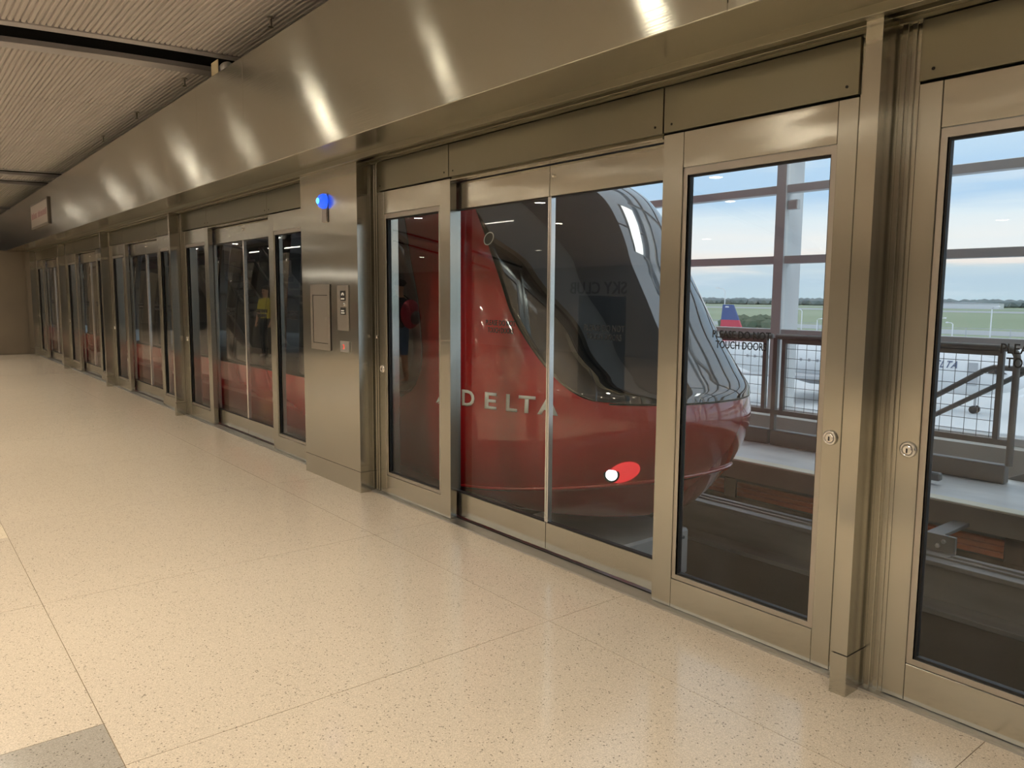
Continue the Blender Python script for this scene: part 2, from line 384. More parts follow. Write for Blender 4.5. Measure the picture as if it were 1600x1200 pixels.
# ================================================================== DOOR BAYS
BW = 3.86
BAYS = [(-1.39, 'in the bay at the right edge of the picture'), (-5.48, 'in the bay filled by the red tram nose'), (-10.59, 'in the first bay left of the wide control pillar'),
        (-14.68, 'in the second bay left of the wide control pillar'), (-18.77, 'in the third bay left of the wide control pillar'), (-22.86, 'in the farthest bay beside the end wall')]
def frame_door(outer_left, W, lock=True, words=False):
    """hinged emergency door panel standing proud of the sliding pair; local x from 0 to W"""
    r = empty('door')
    so_, si = .085, .125
    L, R = (so_, si) if outer_left else (si, so_)
    part('stile', B(0, L, -.078, -.022, .012, 2.395, bev=.002), S_FRAME, r)
    part('stile', B(W - R, W, -.078, -.022, .012, 2.395, bev=.002), S_FRAME, r)
    part('bottom_rail', B(L + .001, W - R - .001, -.077, -.024, .012, .165, bev=.002), S_RAIL, r)
    part('top_rail', B(L + .001, W - R - .001, -.077, -.024, 2.225, 2.395, bev=.002), S_RAIL, r)
    b = MB(); x0, x1, z0, z1, w = L + .001, W - R - .001, .167, 2.223, .024
    b.box(x0, x0 + w, -.072, -.028, z0, z1).box(x1 - w, x1, -.072, -.028, z0, z1).box(x0 + w, x1 - w, -.072, -.028, z0, z0 + w).box(x0 + w, x1 - w, -.072, -.028, z1 - w - .01, z1)
    part('glazing_bead', b, S_PLATE, r)
    x0 += w; x1 -= w; z0 += w; z1 -= w + .01; w = .009
    b = MB(); b.box(x0, x0 + w, -.060, -.036, z0, z1).box(x1 - w, x1, -.060, -.036, z0, z1).box(x0 + w, x1 - w, -.060, -.036, z0, z0 + w).box(x0 + w, x1 - w, -.060, -.036, z1 - w, z1)
    part('gasket', b, BLACKG, r)
    part('glass_pane', B(x0 + w * .5, x1 - w * .5, -.052, -.044, z0 + w * .5, z1 - w * .5), GLASS, r)
    if lock:
        xl = .045 if outer_left else W - .045
        lk = part('lock_cylinder', MB().lathe((xl, -.078, 1.02), (0, -1, 0), [(0, .032), (.007, .032), (.012, .028), (.013, .023), (.008, .022)]), CHROME, r, True)
        part('key_slot', MB().lathe((xl, -.0835, 1.02), (0, -1, 0), [(0, .018), (.007, .018), (.009, .015)]), CHROME, lk)
        part('key_hole', B(xl - .003, xl + .003, -.0935, -.092, 1.008, 1.026), BLACKG, lk)
    if words:
        for i, s in enumerate(('PLEASE DO NOT', 'TOUCH DOORS')):
            wd = (.315, .275)[i]
            me = text_mesh('lettering', s, INKB, wd, .036, bold=.010)
            o = link('lettering', me, r, (x0 + .165 if not outer_left else x0 + .22, -.0525, (1.411, 1.362)[i]))
            o.location.x += (.315 - wd) / 2
    return r
def slide_door(W, meet_right):
    r = empty('door')
    part('bottom_rail', B(0, W, .0, .042, .022, .195, bev=.002), S_RAIL, r)
    tr_ = part('top_rail', B(0, W, .0, .042, 2.195, 2.375, bev=.002), S_RAIL, r)
    xm = (W - .012, W) if meet_right else (0, .012); xo = (0, .03) if meet_right else (W - .03, W)
    part('meeting_edge', B(xm[0], xm[1], .002, .040, .196, 2.194, bev=.002), CHROME, r)
    part('stile', B(xo[0], xo[1], .002, .040, .196, 2.194), S_FRAME, r)
    part('glass_pane', B(.006, W - .006, .016, .024, .19, 2.20), GLASS, r)
    b = MB(); b.box(.012, W - .012, .006, .036, .1955, .203).box(.012, W - .012, .006, .036, 2.188, 2.1955)
    part('gasket', b, BLACKG, r)
    if not meet_right:
        part('top_stud', MB().lathe((.035, 0, 2.31), (0, -1, 0), [(0, .009), (.010, .009), (.014, .006)], 12), CHROME, tr_)
    for i, s in enumerate(('PLEASE DO NOT', 'TOUCH DOORS')):
        wd = (.315, .275)[i]
        o = link('lettering', text_mesh('lettering', s, INKB, wd, .036, bold=.010), r, ((.36 if meet_right else .30) + (.315 - wd) / 2, .0155, (1.407, 1.358)[i]))
    return r
bpy.context.view_layer.update()
P_L = frame_door(True, .99); P_LW = frame_door(True, .99, words=True); P_R = frame_door(False, .995, words=True)
P_SL = slide_door(1.005, True); P_SR = slide_door(1.005, False)
dn = 0; first = {}
for x0, where in BAYS:
    near = x0 == -1.39
    for proto, dx, what in ((P_LW if near else P_L, 0, 'fixed steel framed glass door on the left'), (P_SL, .92, 'sliding glass door leaf left of the centre meeting line'),
                            (P_SR, 1.93, 'sliding glass door leaf right of the centre meeting line'), (P_R, 2.865, 'fixed steel framed glass door on the right')):
        if near and dx == 0: what = 'fixed steel framed glass door with a lock and black lettering'
        o = copy_tree(proto, (x0 + dx, 0, 0)); dn += 1
        o.name = 'door_%d' % dn; tag(o, f'{what} {where}', kind='structure')
for p in (P_L, P_LW, P_R, P_SL, P_SR):
    for c in list(p.children):
        for d in list(c.children): bpy.data.objects.remove(d)
        bpy.data.objects.remove(c)
    bpy.data.objects.remove(p)
# header panels over every bay
hd = part('trim_3', B(-22.86, 2.47, -.06, .10, 2.398, 2.402), DARKGAP); tag(hd, 'row of steel header cover panels over the door bays', kind='structure')
for x0, _ in BAYS:
    for a, b in ((0, .985), (.99, 2.865), (2.87, 3.86)):
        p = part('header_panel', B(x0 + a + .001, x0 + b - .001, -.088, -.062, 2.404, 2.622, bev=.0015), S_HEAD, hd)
        for xs in (x0 + a + .05, x0 + b - .05):
            part('screw', MB().lathe((xs, -.088, 2.44), (0, -1, 0), [(0, .006), (.002, .006), (.003, .004)], 8), DARKGAP, p)
    part('header_lip', MB().prism([(-.070, 2.403), (-.082, 2.385), (-.082, 2.378), (-.02, 2.378), (-.02, 2.403)], 'x', x0 + 1.0, x0 + 2.86), S_RAIL, hd)
th = part('threshold', B(-23.9, XR, -.115, .12, -.004, .010), ALU); tag(th, 'flat metal threshold strip under the platform doors', 'threshold', kind='structure')
part('threshold_groove', B(-23.9, XR, -.018, -.004, .0102, .0112), DARKGAP, th)

# ================================================================== PILLARS
def narrow_pillar(xc, label):
    r = empty('pillar', (xc, -.1, 0)); tag(r, label, kind='structure')
    part('jamb', B(xc - .115, xc + .115, -.075, .10, 0, 2.63, bev=.002), S_PIL, r)
    part('jamb_rib', B(xc - .085, xc - .062, -.090, -.070, 0, 2.63, bev=.002), S_PIL, r)
    part('jamb_rib', B(xc + .045, xc + .068, -.090, -.070, 0, 2.63, bev=.002), S_PIL, r)
    part('jamb_rib', B(xc + .078, xc + .098, -.083, -.070, 0, 2.63, bev=.002), S_PIL, r)
    part('post', B(xc - .030, xc + .034, -.216, -.072, .173, 2.635), S_PIL, r); part('joint', B(xc - .026, xc + .030, -.212, -.072, .168, .174), DARKGAP, r)
    part('plinth', B(xc - .032, xc + .036, -.219, -.072, 0, .169), S_PIL, r)
narrow_pillar(-1.505, 'narrow steel pillar between the two nearest door bays at right')
for xc, l in ((-10.705, 'narrow steel pillar nearest the wide control pillar on its left'), (-14.795, 'narrow steel pillar second left of the wide control pillar'),
              (-18.885, 'narrow steel pillar third left of the wide control pillar'), (2.585, 'narrow steel pillar past the right edge of the picture')):
    narrow_pillar(xc, l)
def wide_pillar(x0, x1, label):
    r = empty('pillar', ((x0 + x1) / 2, -.1, 0)); tag(r, label, kind='structure')
    part('casing', B(x0, x1, -.212, .10, .173, 2.635), S_PIL, r); part('joint', B(x0 + .004, x1 - .004, -.208, .09, .168, .174), DARKGAP, r)
    part('plinth', B(x0 - .001, x1 + .001, -.2135, .10, 0, .170), S_PIL, r)
    for s, xa in ((-1, x0), (1, x1)):
        a, b = (xa - .10, xa) if s < 0 else (xa, xa + .10)
        part('jamb', B(a, b, -.065, .10, 0, 2.63, bev=.002), S_PIL, r)
        for d in (.028, .062):
            xx = xa + s * d
            part('jamb_rib', B(xx - .011, xx + .011, -.080, -.06, 0, 2.63, bev=.002), S_PIL, r)
    return r
wide_pillar(-6.63, -5.58, 'wide steel pillar carrying the control panels and a blue lamp')
wide_pillar(-23.80, -22.96, 'wide steel pillar at the far end by the end wall')
rp = part('wall_right_infill', B(2.70, 8, -.20, .10, 0, 2.635), S_PIL); tag(rp, 'steel clad wall past the last door bay', kind='structure')
YP = -.212
# blue lamp on its bracket
r = empty('indicator_lamp', (-6.13, YP, 2.2)); tag(r, 'glowing blue indicator lamp high on the wide steel pillar', 'lamp')
part('back_plate', B(-6.175, -6.085, YP - .006, YP, 2.20, 2.44, bev=.002), S_PLATE, r)
part('bracket', B(-6.172, -6.088, YP - .016, YP - .006, 2.205, 2.315, bev=.003), S_PLATE, r)
part('lamp_dome', MB().lathe((-6.13, YP - .006, 2.375), (0, -1, 0), [(0, .062), (.02, .062), (.045, .050), (.06, .028), (.064, .002)], 24), E_BLUE, r, True)
part('lamp_core', MB().lathe((-6.13, YP - .068, 2.375), (0, -1, 0), [(0, .026), (.006, .022), (.009, .002)], 20), E_BLUEC, r, True)
# access cabinet door
r = empty('access_cabinet', (-6.26, YP, 1.1)); tag(r, 'flush steel access cabinet with a hinged cover on the wide pillar', 'cabinet')
b = MB(); b.box(-6.45, -6.07, YP - .008, YP, 1.60, 1.69).box(-6.45, -6.07, YP - .008, YP, 1.13, 1.185).box(-6.45, -6.405, YP - .008, YP, 1.185, 1.60).box(-6.115, -6.07, YP - .008, YP, 1.185, 1.60)
part('frame', b, S_PLATE, r)
part('recess', B(-6.405, -6.115, YP - .001, YP + .002, 1.185, 1.60), DARKGAP, r)
d_ = part('door', B(-6.400, -6.120, YP - .006, YP - .001, 1.19, 1.595, bev=.002), S_PLATE, r)
part('latch', MB().lathe((-6.145, YP - .006, 1.40), (0, -1, 0), [(0, .008), (.004, .008), (.006, .006)], 10), CHROME, d_)
# switch plate
r = empty('switch_plate', (-5.83, YP, 1.3)); tag(r, 'tall steel key switch plate with two black labels on the wide pillar', 'switch plate')
part('plate', B(-5.935, -5.735, YP - .007, YP, 1.31, 1.68, bev=.002), S_PLATE, r)
for i, (za, zb) in enumerate(((1.555, 1.635), (1.44, 1.50))):
    lb = part('label_tag', B(-5.872, -5.782, YP - .010, YP - .007, za, zb, bev=.001), LABK, r)
    if i == 0:
        part('symbol', MB().prism([(-5.85 + .0 + .0225 + .024 * math.cos(a), 1.597 + .024 * math.sin(a)) for a in np.linspace(0, math.pi, 12)] + [(-5.8275 + .010 * math.cos(a), 1.597 + .010 * math.sin(a)) for a in np.linspace(math.pi, 0, 8)], 'y', YP - .0112, YP - .010), WHITE, lb)
    for k in range(2):
        w = .06
        part('label_line', B(-5.857, -5.857 + w - .008 * k, YP - .0112, YP - .010, za + .010 + .018 * k, za + .020 + .018 * k), WHITE, lb) if i == 1 or k == 0 else None
part('key_switch', MB().lathe((-5.80, YP - .007, 1.525), (0, -1, 0), [(0, .014), (.006, .014), (.008, .010)], 14), CHROME, r)
# call button
r = empty('push_button', (-5.81, YP, 1.14)); tag(r, 'square steel push button plate with a small red ring light', 'button')
part('plate', B(-5.885, -5.730, YP - .012, YP, 1.135, 1.225, bev=.003), ALU, r)
part('button', MB().lathe((-5.815, YP - .012, 1.18), (0, -1, 0), [(0, .024), (.004, .024), (.006, .020)], 18), S_PLATE, r)
part('ring_light', MB().prism([(-5.815 + .019 * math.cos(a), 1.18 + .019 * math.sin(a)) for a in np.linspace(-1.9, 1.9, 16)] + [(-5.815 + .011 * math.cos(a), 1.18 + .011 * math.sin(a)) for a in np.linspace(1.9, -1.9, 16)], 'y', YP - .0195, YP - .018), E_REDD, r)
# small peep knob on the jamb beside the wide pillar
r = part('jamb_knob', MB().lathe((-5.52, -.08, 1.27), (0, -1, 0), [(0, .014), (.008, .014), (.011, .009)], 14), CHROME); tag(r, 'small round chrome knob on the jamb beside the wide pillar', 'knob')

# LED sign on the fascia
r = empty('led_sign', (-18.05, -.60, 2.9)); tag(r, 'dark display sign with dim red characters set in the fascia', 'sign')
part('housing', B(-19.10, -17.02, -.632, -.598, 2.90, 3.40, bev=.004), mat('sign_housing', (.16, .14, .12), .4), r)
scr = part('screen', B(-19.05, -17.07, -.634, -.630, 2.94, 3.36), mat('sign_screen', (.42, .38, .34), .35), r)
xx = -18.95
for k in range(16):
    h = random.choice((.10, .12, .09)); 
    if k != 6: part('led_character', B(xx, xx + .075, -.6355, -.634, 3.09, 3.09 + h), E_RED, scr)
    xx += .115
# sensor box on top of the fascia and the sprinkler heads
r = empty('wall_sensor', (-7.7, -.56, 3.63)); tag(r, 'cream sensor plate with a clear cylinder on top of the fascia', 'sensor')
part('mount_plate', B(-7.79, -7.61, -.565, -.555, 3.632, 3.78, bev=.002), mat('cream_plastic', (.70, .62, .42), .5), r)
part('lens_barrel', MB().lathe((-7.52, -.50, 3.70), (1, 0, 0), [(-.12, .05), (-.05, .055), (.0, .05), (.02, .045)], 18), ALU, r, True)
part('foot', B(-7.64, -7.46, -.55, -.45, 3.632, 3.66), ALU, r)
for x, l in ((-6.9, 'sprinkler head just right of the black ceiling slot above the fascia'), (-9.42, 'sprinkler head just left of the nearest black ceiling slot'),
             (-11.55, 'sprinkler head second left of the nearest black ceiling slot'), (-13.6, 'sprinkler head third left of the nearest black ceiling slot')):
    r = empty('sprinkler', (x, -.33, zc(-.33) - .1)); tag(r, l, 'sprinkler', 'sprinkler heads along the fascia')
    z1 = zc(-.33)
    part('escutcheon', MB().lathe((x, -.33, z1 - .002), (0, 0, -1), [(0, .035), (.006, .035), (.012, .02)], 14), S_PLATE, r)
    part('stem', MB().lathe((x, -.33, z1 - .01), (0, 0, -1), [(0, .012), (.07, .012), (.075, .008)], 10), S_PLATE, r)
    part('deflector', MB().lathe((x, -.33, z1 - .085), (0, 0, -1), [(0, .024), (.004, .026), (.006, .010)], 12), CHROME, r)

# ================================================================== END WALL (far left) and the hall behind the camera
w = part('wall_left', B(-24.1, -23.9, -2.4, .10, 0, 2.67), ENDW); tag(w, 'bronze metal end wall closing the row of doors at far left', kind='structure')
for k in range(3):
    part('cladding_panel', B(-23.9, -23.885, -2.39 + .73 * k + .01, -2.39 + .73 * (k + 1), .02, 2.66, bev=.002), ENDW, w)
w = part('wall_back', B(-46, 8, -12.6, -12.4, 0, 2.62), HALLW); tag(w, 'plain hall wall behind the photographer', kind='structure')
w = part('wall_end', B(-46.2, -46, -12.6, .2, 0, 4.4), HALLW); tag(w, 'far end wall of the platform hall', kind='structure')
w = part('wall_right', B(8, 8.2, -12.6, .2, 0, 4.4), HALLW); tag(w, 'end wall of the platform hall to the right', kind='structure')
# sky club sign on the back wall
r = empty('wall_sign', (-15.4, -12.4, 1.6)); tag(r, 'dark SKY CLUB lettering on a pale panel, mirrored in the door glass', 'sign')
part('sign_panel', B(-17.6, -13.2, -12.40, -12.36, 1.35, 2.35, bev=.004), mat('sign_pale_panel', (.40, .40, .39), .5), r)
me = text_mesh('lettering', 'SKY CLUB', INKB, 2.2, .34, bold=.01, depth=.02)
o = link('lettering', me, r, None); o.rotation_euler.z = math.pi; o.location = (-14.4, -12.36, 1.68)
# lamp strips along the far part of the back wall
for k in range(5):
    x = -38.5 + 2.6 * k; r = empty('wall_lamp', (x, -12.38, 2.45)); tag(r, 'slim horizontal lamp strip along the top of the back wall', 'lamp', 'lamp strips along the back wall')
    part('housing', B(x - 1.2, x + 1.2, -12.40, -12.35, 2.38, 2.50, bev=.004), S_PLATE, r); part('diffuser', B(x - 1.17, x + 1.17, -12.352, -12.335, 2.40, 2.48), E_LIN, r)
# short linear ceiling lamps
for x, y, L, l in ((-14.35, -7.98, 1.0, 'long slim ceiling lamp mirrored in the tram windscreen'), (-16.4, -6.5, .55, 'short slim ceiling lamp mirrored in the glass beside the wide pillar')):
    z = zc(y); r = empty('linear_lamp', (x, y, z)); tag(r, l, 'lamp')
    part('housing', B(x - L / 2 - .02, x + L / 2 + .02, y - .05, y + .05, z - .03, z + .012, bev=.004), WHITE, r); part('diffuser', B(x - L / 2, x + L / 2, y - .035, y + .035, z - .042, z - .03), E_LIN, r)
# kiosk
r = empty('kiosk', (-8.6, -5.5, 0)); tag(r, 'tall black information kiosk mirrored in the door glass', 'kiosk')
part('base', B(-8.95, -8.15, -5.75, -5.25, 0, .08, bev=.01), RUBB, r)
part('body', B(-8.9, -8.2, -5.68, -5.32, .08, 1.62, bev=.015), mat('kiosk_black', (.02, .02, .022), .3), r)
part('screen', B(-8.82, -8.28, -5.318, -5.312, .75, 1.52), mat('kiosk_screen', (.03, .035, .04), .1), r)
# escalators
def escalator(yc, label):
    X = -20.2; r = empty('escalator', (X, yc, 0)); tag(r, label, 'escalator', 'escalators across the hall')
    def rise(x): return 0 if x > X - 1.2 else min(2.2, (X - 1.2 - x) * .55)
    xs = [X, X - .6, X - 1.2, X - 2.2, X - 3.2, X - 4.2, X - 5.2]
    for s in (-1, 1):
        y = yc + s * .62
        pts = [(x, rise(x) + .12) for x in xs] + [(x, rise(x) + .93) for x in xs[::-1]]
        part('balustrade', MB().prism(pts, 'y', y - .012, y + .012), mat('escalator_glass_%d' % (s + 1), (.16, .17, .17), .15, .2) if False else HALLD, r)
        path = [(x, y, rise(x) + .97) for x in xs[::-1]] + [(X + .30 * math.sin(a), y, .57 + .40 * math.cos(a)) for a in np.linspace(.2, math.pi - .1, 8)] + [(X - .5, y, .16)]
        part('handrail', MB().tube(path, .045, 8), RUBB, r, True)
        part('skirt', MB().prism([(x, rise(x) + .14) for x in xs] + [(x, rise(x) - .25 if rise(x) > .3 else 0.0) for x in xs[::-1]], 'y', y - .10, y + .10), S_PLATE, r)
    for k in range(13):
        x = X - .4 - .4 * k
        part('step', B(x - .39, x, yc - .5, yc + .5, max(rise(x - .2) - .06, 0.002), max(rise(x - .2) + .10, .03)), RAILD, r)
escalator(-5.4, 'escalator nearer the doors mirrored in the glass'); escalator(-7.2, 'escalator farther from the doors mirrored in the glass')
# dark hanging display with lamps
r = empty('hanging_display', (-25.2, -7.0, 2.75)); tag(r, 'black hanging display box with white lamp strips mirrored in the glass', 'display')
part('box', B(-27.8, -22.7, -7.6, -7.0, 2.75, 3.35, bev=.01), RUBB, r)
for k in range(3): part('lamp_strip', B(-27.4 + 1.7 * k, -26.2 + 1.7 * k, -6.995, -6.985, 3.05 + .08 * (k % 2), 3.08 + .08 * (k % 2)), E_LIN, r)
for xr in (-27.3, -23.2): part('hanger', MB().tube([(xr, -7.3, 3.35), (xr, -7.3, zc(-7.3) + .02)], .015, 6), RUBB, r)

# ================================================================== DOWNLIGHTS
def downlight(x, y, power, rad, label, lens=None):
    z = zc(y) - .004
    r = empty('downlight', (x, y, z)); tag(r, label, 'downlight', 'round ceiling downlights')
    part('trim_ring', MB().lathe((x, y, z + .002), (0, 0, -1), [(0, rad + .03), (.010, rad + .028), (.012, rad + .004), (.004, rad)], 20), WHITE, r, True)
    la = bpy.data.lights.new('downlight_lamp', 'AREA'); la.shape = 'DISK'; la.size = rad * 2; la.energy = power; la.color = WARM; la.spread = math.radians(125)
    lo = bpy.data.objects.new('downlight_lamp', la); COL.objects.link(lo); lo.parent = r; lo.location = (0, 0, -.020)
    part('lens', MB().lathe((x, y, z - .004), (0, 0, -1), [(0, rad), (.006, rad), (.010, rad * .8), (.012, .01)], 20), lens or E_DOWN, r, True)
for k in range(12): downlight(-29.7 + 2.7 * k + 1.35, -2.55, LAMP_W * (1.15 if k % 2 else .85), .09, 'round warm downlight in the row nearest the doors', E_DOWN if k % 2 else E_DIM)
for k in range(9): downlight(-33.4 + 4.3 * k, -7.1, LAMP_W * 1.3, .10, 'round warm downlight in the middle row of the hall')
for k in range(10): downlight(-30.5 + 3.6 * k, -5.9, LAMP_W * .3, .10, 'round bright downlight in the row between the nearest and middle rows')
for k in range(6): downlight(-27.2 + 5.6 * k, -10.6, LAMP_W * 1.0, .09, 'round warm downlight in the row by the back wall', E_DIM)
for x, y in ((-8.25, -8.4), (-13.0, -8.6)): downlight(x, y, LAMP_W * .5, .08, 'small warm downlight between the middle and back rows')

# ================================================================== TRACK HALL
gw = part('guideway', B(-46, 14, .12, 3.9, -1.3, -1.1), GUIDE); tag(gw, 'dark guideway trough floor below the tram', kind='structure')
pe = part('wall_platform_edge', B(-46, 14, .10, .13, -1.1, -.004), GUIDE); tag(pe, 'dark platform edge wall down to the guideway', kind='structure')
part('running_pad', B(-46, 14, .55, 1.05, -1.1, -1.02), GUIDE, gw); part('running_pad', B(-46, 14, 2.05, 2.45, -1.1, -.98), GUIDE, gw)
part('cable_duct', B(-46, 14, 1.35, 1.55, -1.1, -.97, bev=.01), RAILD, gw)
# walkway beyond the track
wk = part('walkway', B(-46, 14, 3.52, 4.62, -.16, 0), CONC); tag(wk, 'grey concrete maintenance walkway beyond the track', kind='structure')
part('edge_strip', B(-46, 14, 3.38, 3.52, -.16, .004, bev=.006), EDGE, wk)
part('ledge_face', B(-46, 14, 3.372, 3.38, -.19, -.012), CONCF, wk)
part('landing', B(-2.30, 14, 4.62, 5.75, -.16, 0), CONC, wk)
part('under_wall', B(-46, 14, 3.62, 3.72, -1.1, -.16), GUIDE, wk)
# conductor rails, guide beam
r = empty('conductor_rail', (-16, 3.3, -.3)); tag(r, 'ribbed orange conductor rail running under the walkway ledge', 'rail')
for ya, za, zb in ((3.44, -.385, -.345), (3.455, -.338, -.300), (3.47, -.293, -.255)):
    part('rail_bar', B(-46, 14, ya, ya + .055, za, zb, bev=.006), ORANGE, r)
part('backing', B(-46, 14, 3.53, 3.56, -.42, -.20), RAILD, r)
for x in (-2.05, -4.6, -7.1, .6): part('insulator_clamp', B(x - .07, x + .07, 3.40, 3.435, -.40, -.20, bev=.008), BLACKG, r)
r = empty('guide_beam', (-16, 2.7, -.5)); tag(r, 'grey steel guide beam with a flanged top below the conductor rail', 'beam')
part('top_flange', B(-46, 14, 2.60, 2.88, -.30, -.265, bev=.004), RAILD, r)
part('flange_lip', B(-46, 14, 2.70, 2.72, -.265, -.250), RAILD, r); part('flange_lip', B(-46, 14, 2.78, 2.80, -.265, -.250), RAILD, r)
part('web', B(-46, 14, 2.66, 2.70, -.56, -.30), RAILD, r)
part('bottom_flange', B(-46, 14, 2.46, 2.88, -.60, -.56, bev=.004), RAILD, r)
part('base_wall', B(-46, 14, 2.50, 2.86, -1.1, -.60), GUIDE, r)
r = empty('splice_bracket', (-2.42, 2.9, -.26)); tag(r, 'bolted steel splice bracket on the guide beam at right', 'bracket')
part('plate', B(-2.60, -2.25, 2.84, 2.87, -.262, -.13, bev=.004), RAILD, r); part('plate', B(-2.60, -2.25, 2.72, 2.84, -.262, -.25, bev=.003), RAILD, r)
part('arm', B(-2.48, -2.36, 2.87, 3.40, -.17, -.14, bev=.004), RAILD, r)
for x, z in ((-2.55, -.215), (-2.50, -.175), (-2.37, -.215), (-2.33, -.175)):
    part('bolt', MB().lathe((x, 2.84, z), (0, -1, 0), [(0, .018), (.012, .018), (.016, .012)], 6), ALU, r)
r = empty('foot_pedal', (-2.9, 3.9, 0)); tag(r, 'dark paddle shaped handle lying on the walkway', 'handle')
part('paddle', B(-2.98, -2.80, 3.86, 3.93, .035, .105, bev=.012), FENCE, r); part('lever', MB().tube([(-2.95, 3.9, .06), (-3.08, 3.9, .14), (-3.25, 3.9, .16)], .03, 8), FENCE, r)
part('foot', B(-3.28, -3.20, 3.86, 3.94, 0, .16, bev=.005), FENCE, r)

# unseen fill lamps added under the track hall roof to brighten walkway and mullions
for k in range(6):
    x = -28 + 6 * k; r = empty('track_fill_lamp', (x, 5.4, 5.46)); tag(r, 'long white fill lamp added unseen under the roof of the track hall', 'lamp', 'added fill lamps over the track')
    part('housing', B(x - 1.25, x + 1.25, 5.08, 5.72, 5.46, 5.58, bev=.01), WHITE, r)
    la = bpy.data.lights.new('track_fill_light', 'AREA'); la.shape = 'RECTANGLE'; la.size = 2.4; la.size_y = .58; la.energy = 30; la.color = (.95, 1.0, .98)
    lo = bpy.data.objects.new('track_fill_light', la); COL.objects.link(lo); lo.parent = r; lo.location = (0, 0, -.01)
# railing with wire mesh infill
def railing(xa, xb, label, end_right=False, ends=True):
    r = empty('railing', ((xa + xb) / 2, 4.4, 0)); tag(r, label, 'railing')
    part('kerb', B(xa, xb + (.09 if end_right else 0), 4.36, 4.46, 0.0, .165, bev=.006), FENCE, r)
    top = [(xa, 4.41, 1.185), (xb - .02, 4.41, 1.185)]
    if end_right: top += [(xb + .06 + .09 * math.sin(a) - .05, 4.41, 1.10 + .085 * math.cos(a)) for a in np.linspace(.2, math.pi / 2, 6)] + [(xb + .10, 4.41, .16)]
    part('top_rail', MB().tube(top, .030, 8), FENCE, r, True)
    part('bottom_rail', B(xa, xb + (.08 if end_right else 0), 4.385, 4.435, .335, .385), FENCE, r)
    n = max(1, round((xb - xa) / 2.2)); w = (xb - xa) / n
    for k in range(n):
        a, b = xa + k * w, xa + (k + 1) * w
        fa_, fb = a + .10, b - (.02 if end_right and k == n - 1 else .10)
        part('panel_stile', B(fa_ - .022, fa_ + .022, 4.388, 4.432, .385, 1.16), FENCE, r); part('panel_stile', B(fb - .022, fb + .022, 4.388, 4.432, .385, 1.16), FENCE, r)
        part('panel_rail', B(fa_, fb, 4.39, 4.43, 1.115, 1.155), FENCE, r)
        if ends or k: part('post', B(a - .025, a + .025, 4.385, 4.435, .16, 1.17), FENCE, r)
        mb = MB(); x = fa_ + .05
        while x < fb - .03: mb.tube([(x, 4.41, .385), (x, 4.41, 1.12)], .0028, 4, False); x += .105
        for q in range(7): z = .385 + .104 * q + .05; mb.tube([(fa_, 4.406, z), (fb, 4.406, z)], .0028, 4, False)
        tag(part('wire_mesh', mb, FENCE, r), kind='stuff')
railing(-2.56 - 2.22, -2.56, 'dark grey railing with wire mesh and a rounded end at right', True)
railing(-2.59 - 2.22 * 9, -2.59 - 2.22, 'dark grey railing with wire mesh running behind the red tram')
# stair with handrails behind the railing
st = empty('stair_flight', (-3.2, 5.1, -.3)); tag(st, 'concrete stair going down behind the railing', kind='structure')
for k in range(9):
    part('stair_step', B(-2.30 - .27 * (k + 1), -2.30 - .27 * k, 4.62, 5.62, -.16 - .18 * (k + 1) - .1, -.18 * (k + 1)), CONCL, st)
part('stair_wall', B(-46, 14, 5.62, 5.75, -2.2, .10), CONCL, st); part('stair_landing', B(-46, -4.73, 4.62, 5.62, -1.9, -1.75), CONCL, st)
part('stair_wall', B(-46, -2.30, 4.56, 4.62, -2.2, -.16), CONCL, st)
r = empty('stair_handrail', (-3.2, 5.0, 0)); tag(r, 'pair of sloping grey stair handrails seen through the wire mesh', 'handrail')
for dz, xo in ((0, 0), (-.20, .28)):
    pass
part('upper_rail', MB().tube([(-5.2, 5.0, -.62), (-3.48, 5.0, .55), (-2.93, 5.0, .925), (-2.84, 5.0, .965), (-2.55, 5.0, .965), (-1.2, 5.0, .965)], .026, 8), FENCE, r, True)
part('lower_rail', MB().tube([(-5.2, 5.04, -.80), (-3.46, 5.04, .38), (-2.58, 5.04, .945)], .024, 8), FENCE, r, True)
for x, za, zb in ((-1.3, 0, .965), (-4.6, -1.7, -.22)): part('post', MB().tube([(x, 5.02, za), (x, 5.02, zb)], .024, 8), FENCE, r)
part('stringer', MB().prism([(-2.1, .06), (-2.35, -.10), (-4.9, -1.80), (-4.9, -1.60), (-2.55, .0), (-2.1, .22)], 'y', 4.62, 4.66), FENCE, r)

# window wall
wn = 0; MX = [-5.73 + 3.1 * k for k in range(-13, 7)]; TZ = (1.15, 2.09, 2.98, 3.9, 4.8)
for i in range(len(MX) - 1):
    a, b = MX[i], MX[i + 1]; wn += 1
    r = empty('window_%d' % wn, ((a + b) / 2, 5.95, .1)); tag(r, 'tall grey framed window bay overlooking the apron, bay %d counted from the far left' % wn, kind='structure')
    part('mullion', B(a - .07, a + .07, 5.86, 5.90, .10, 5.6, bev=.004), MULL, r)
    part('mullion_fin', B(a - .065, a + .065, 5.90, 6.28, .10, 5.6, bev=.004), MULLS, r)
    for z in TZ: part('transom', B(a + .07, b - .07, 5.88, 6.03, z - .05, z + .05, bev=.004), MULL, r)
    part('sill', B(a + .07, b - .07, 5.84, 6.1, .10, .18, bev=.005), MULL, r)
    zz = (.18,) + TZ + (5.6,)
    for z0, z1 in zip(zz, zz[1:]): part('glass_pane', B(a + .068, b - .068, 5.95, 5.962, z0 + (.049 if z0 > .2 else 0), z1 - .049), WGLASS, r)
pw = part('wall_parapet', B(-46, 14, 5.75, 6.3, -7, .10), CONCL); tag(pw, 'pale concrete parapet under the window wall', kind='structure')
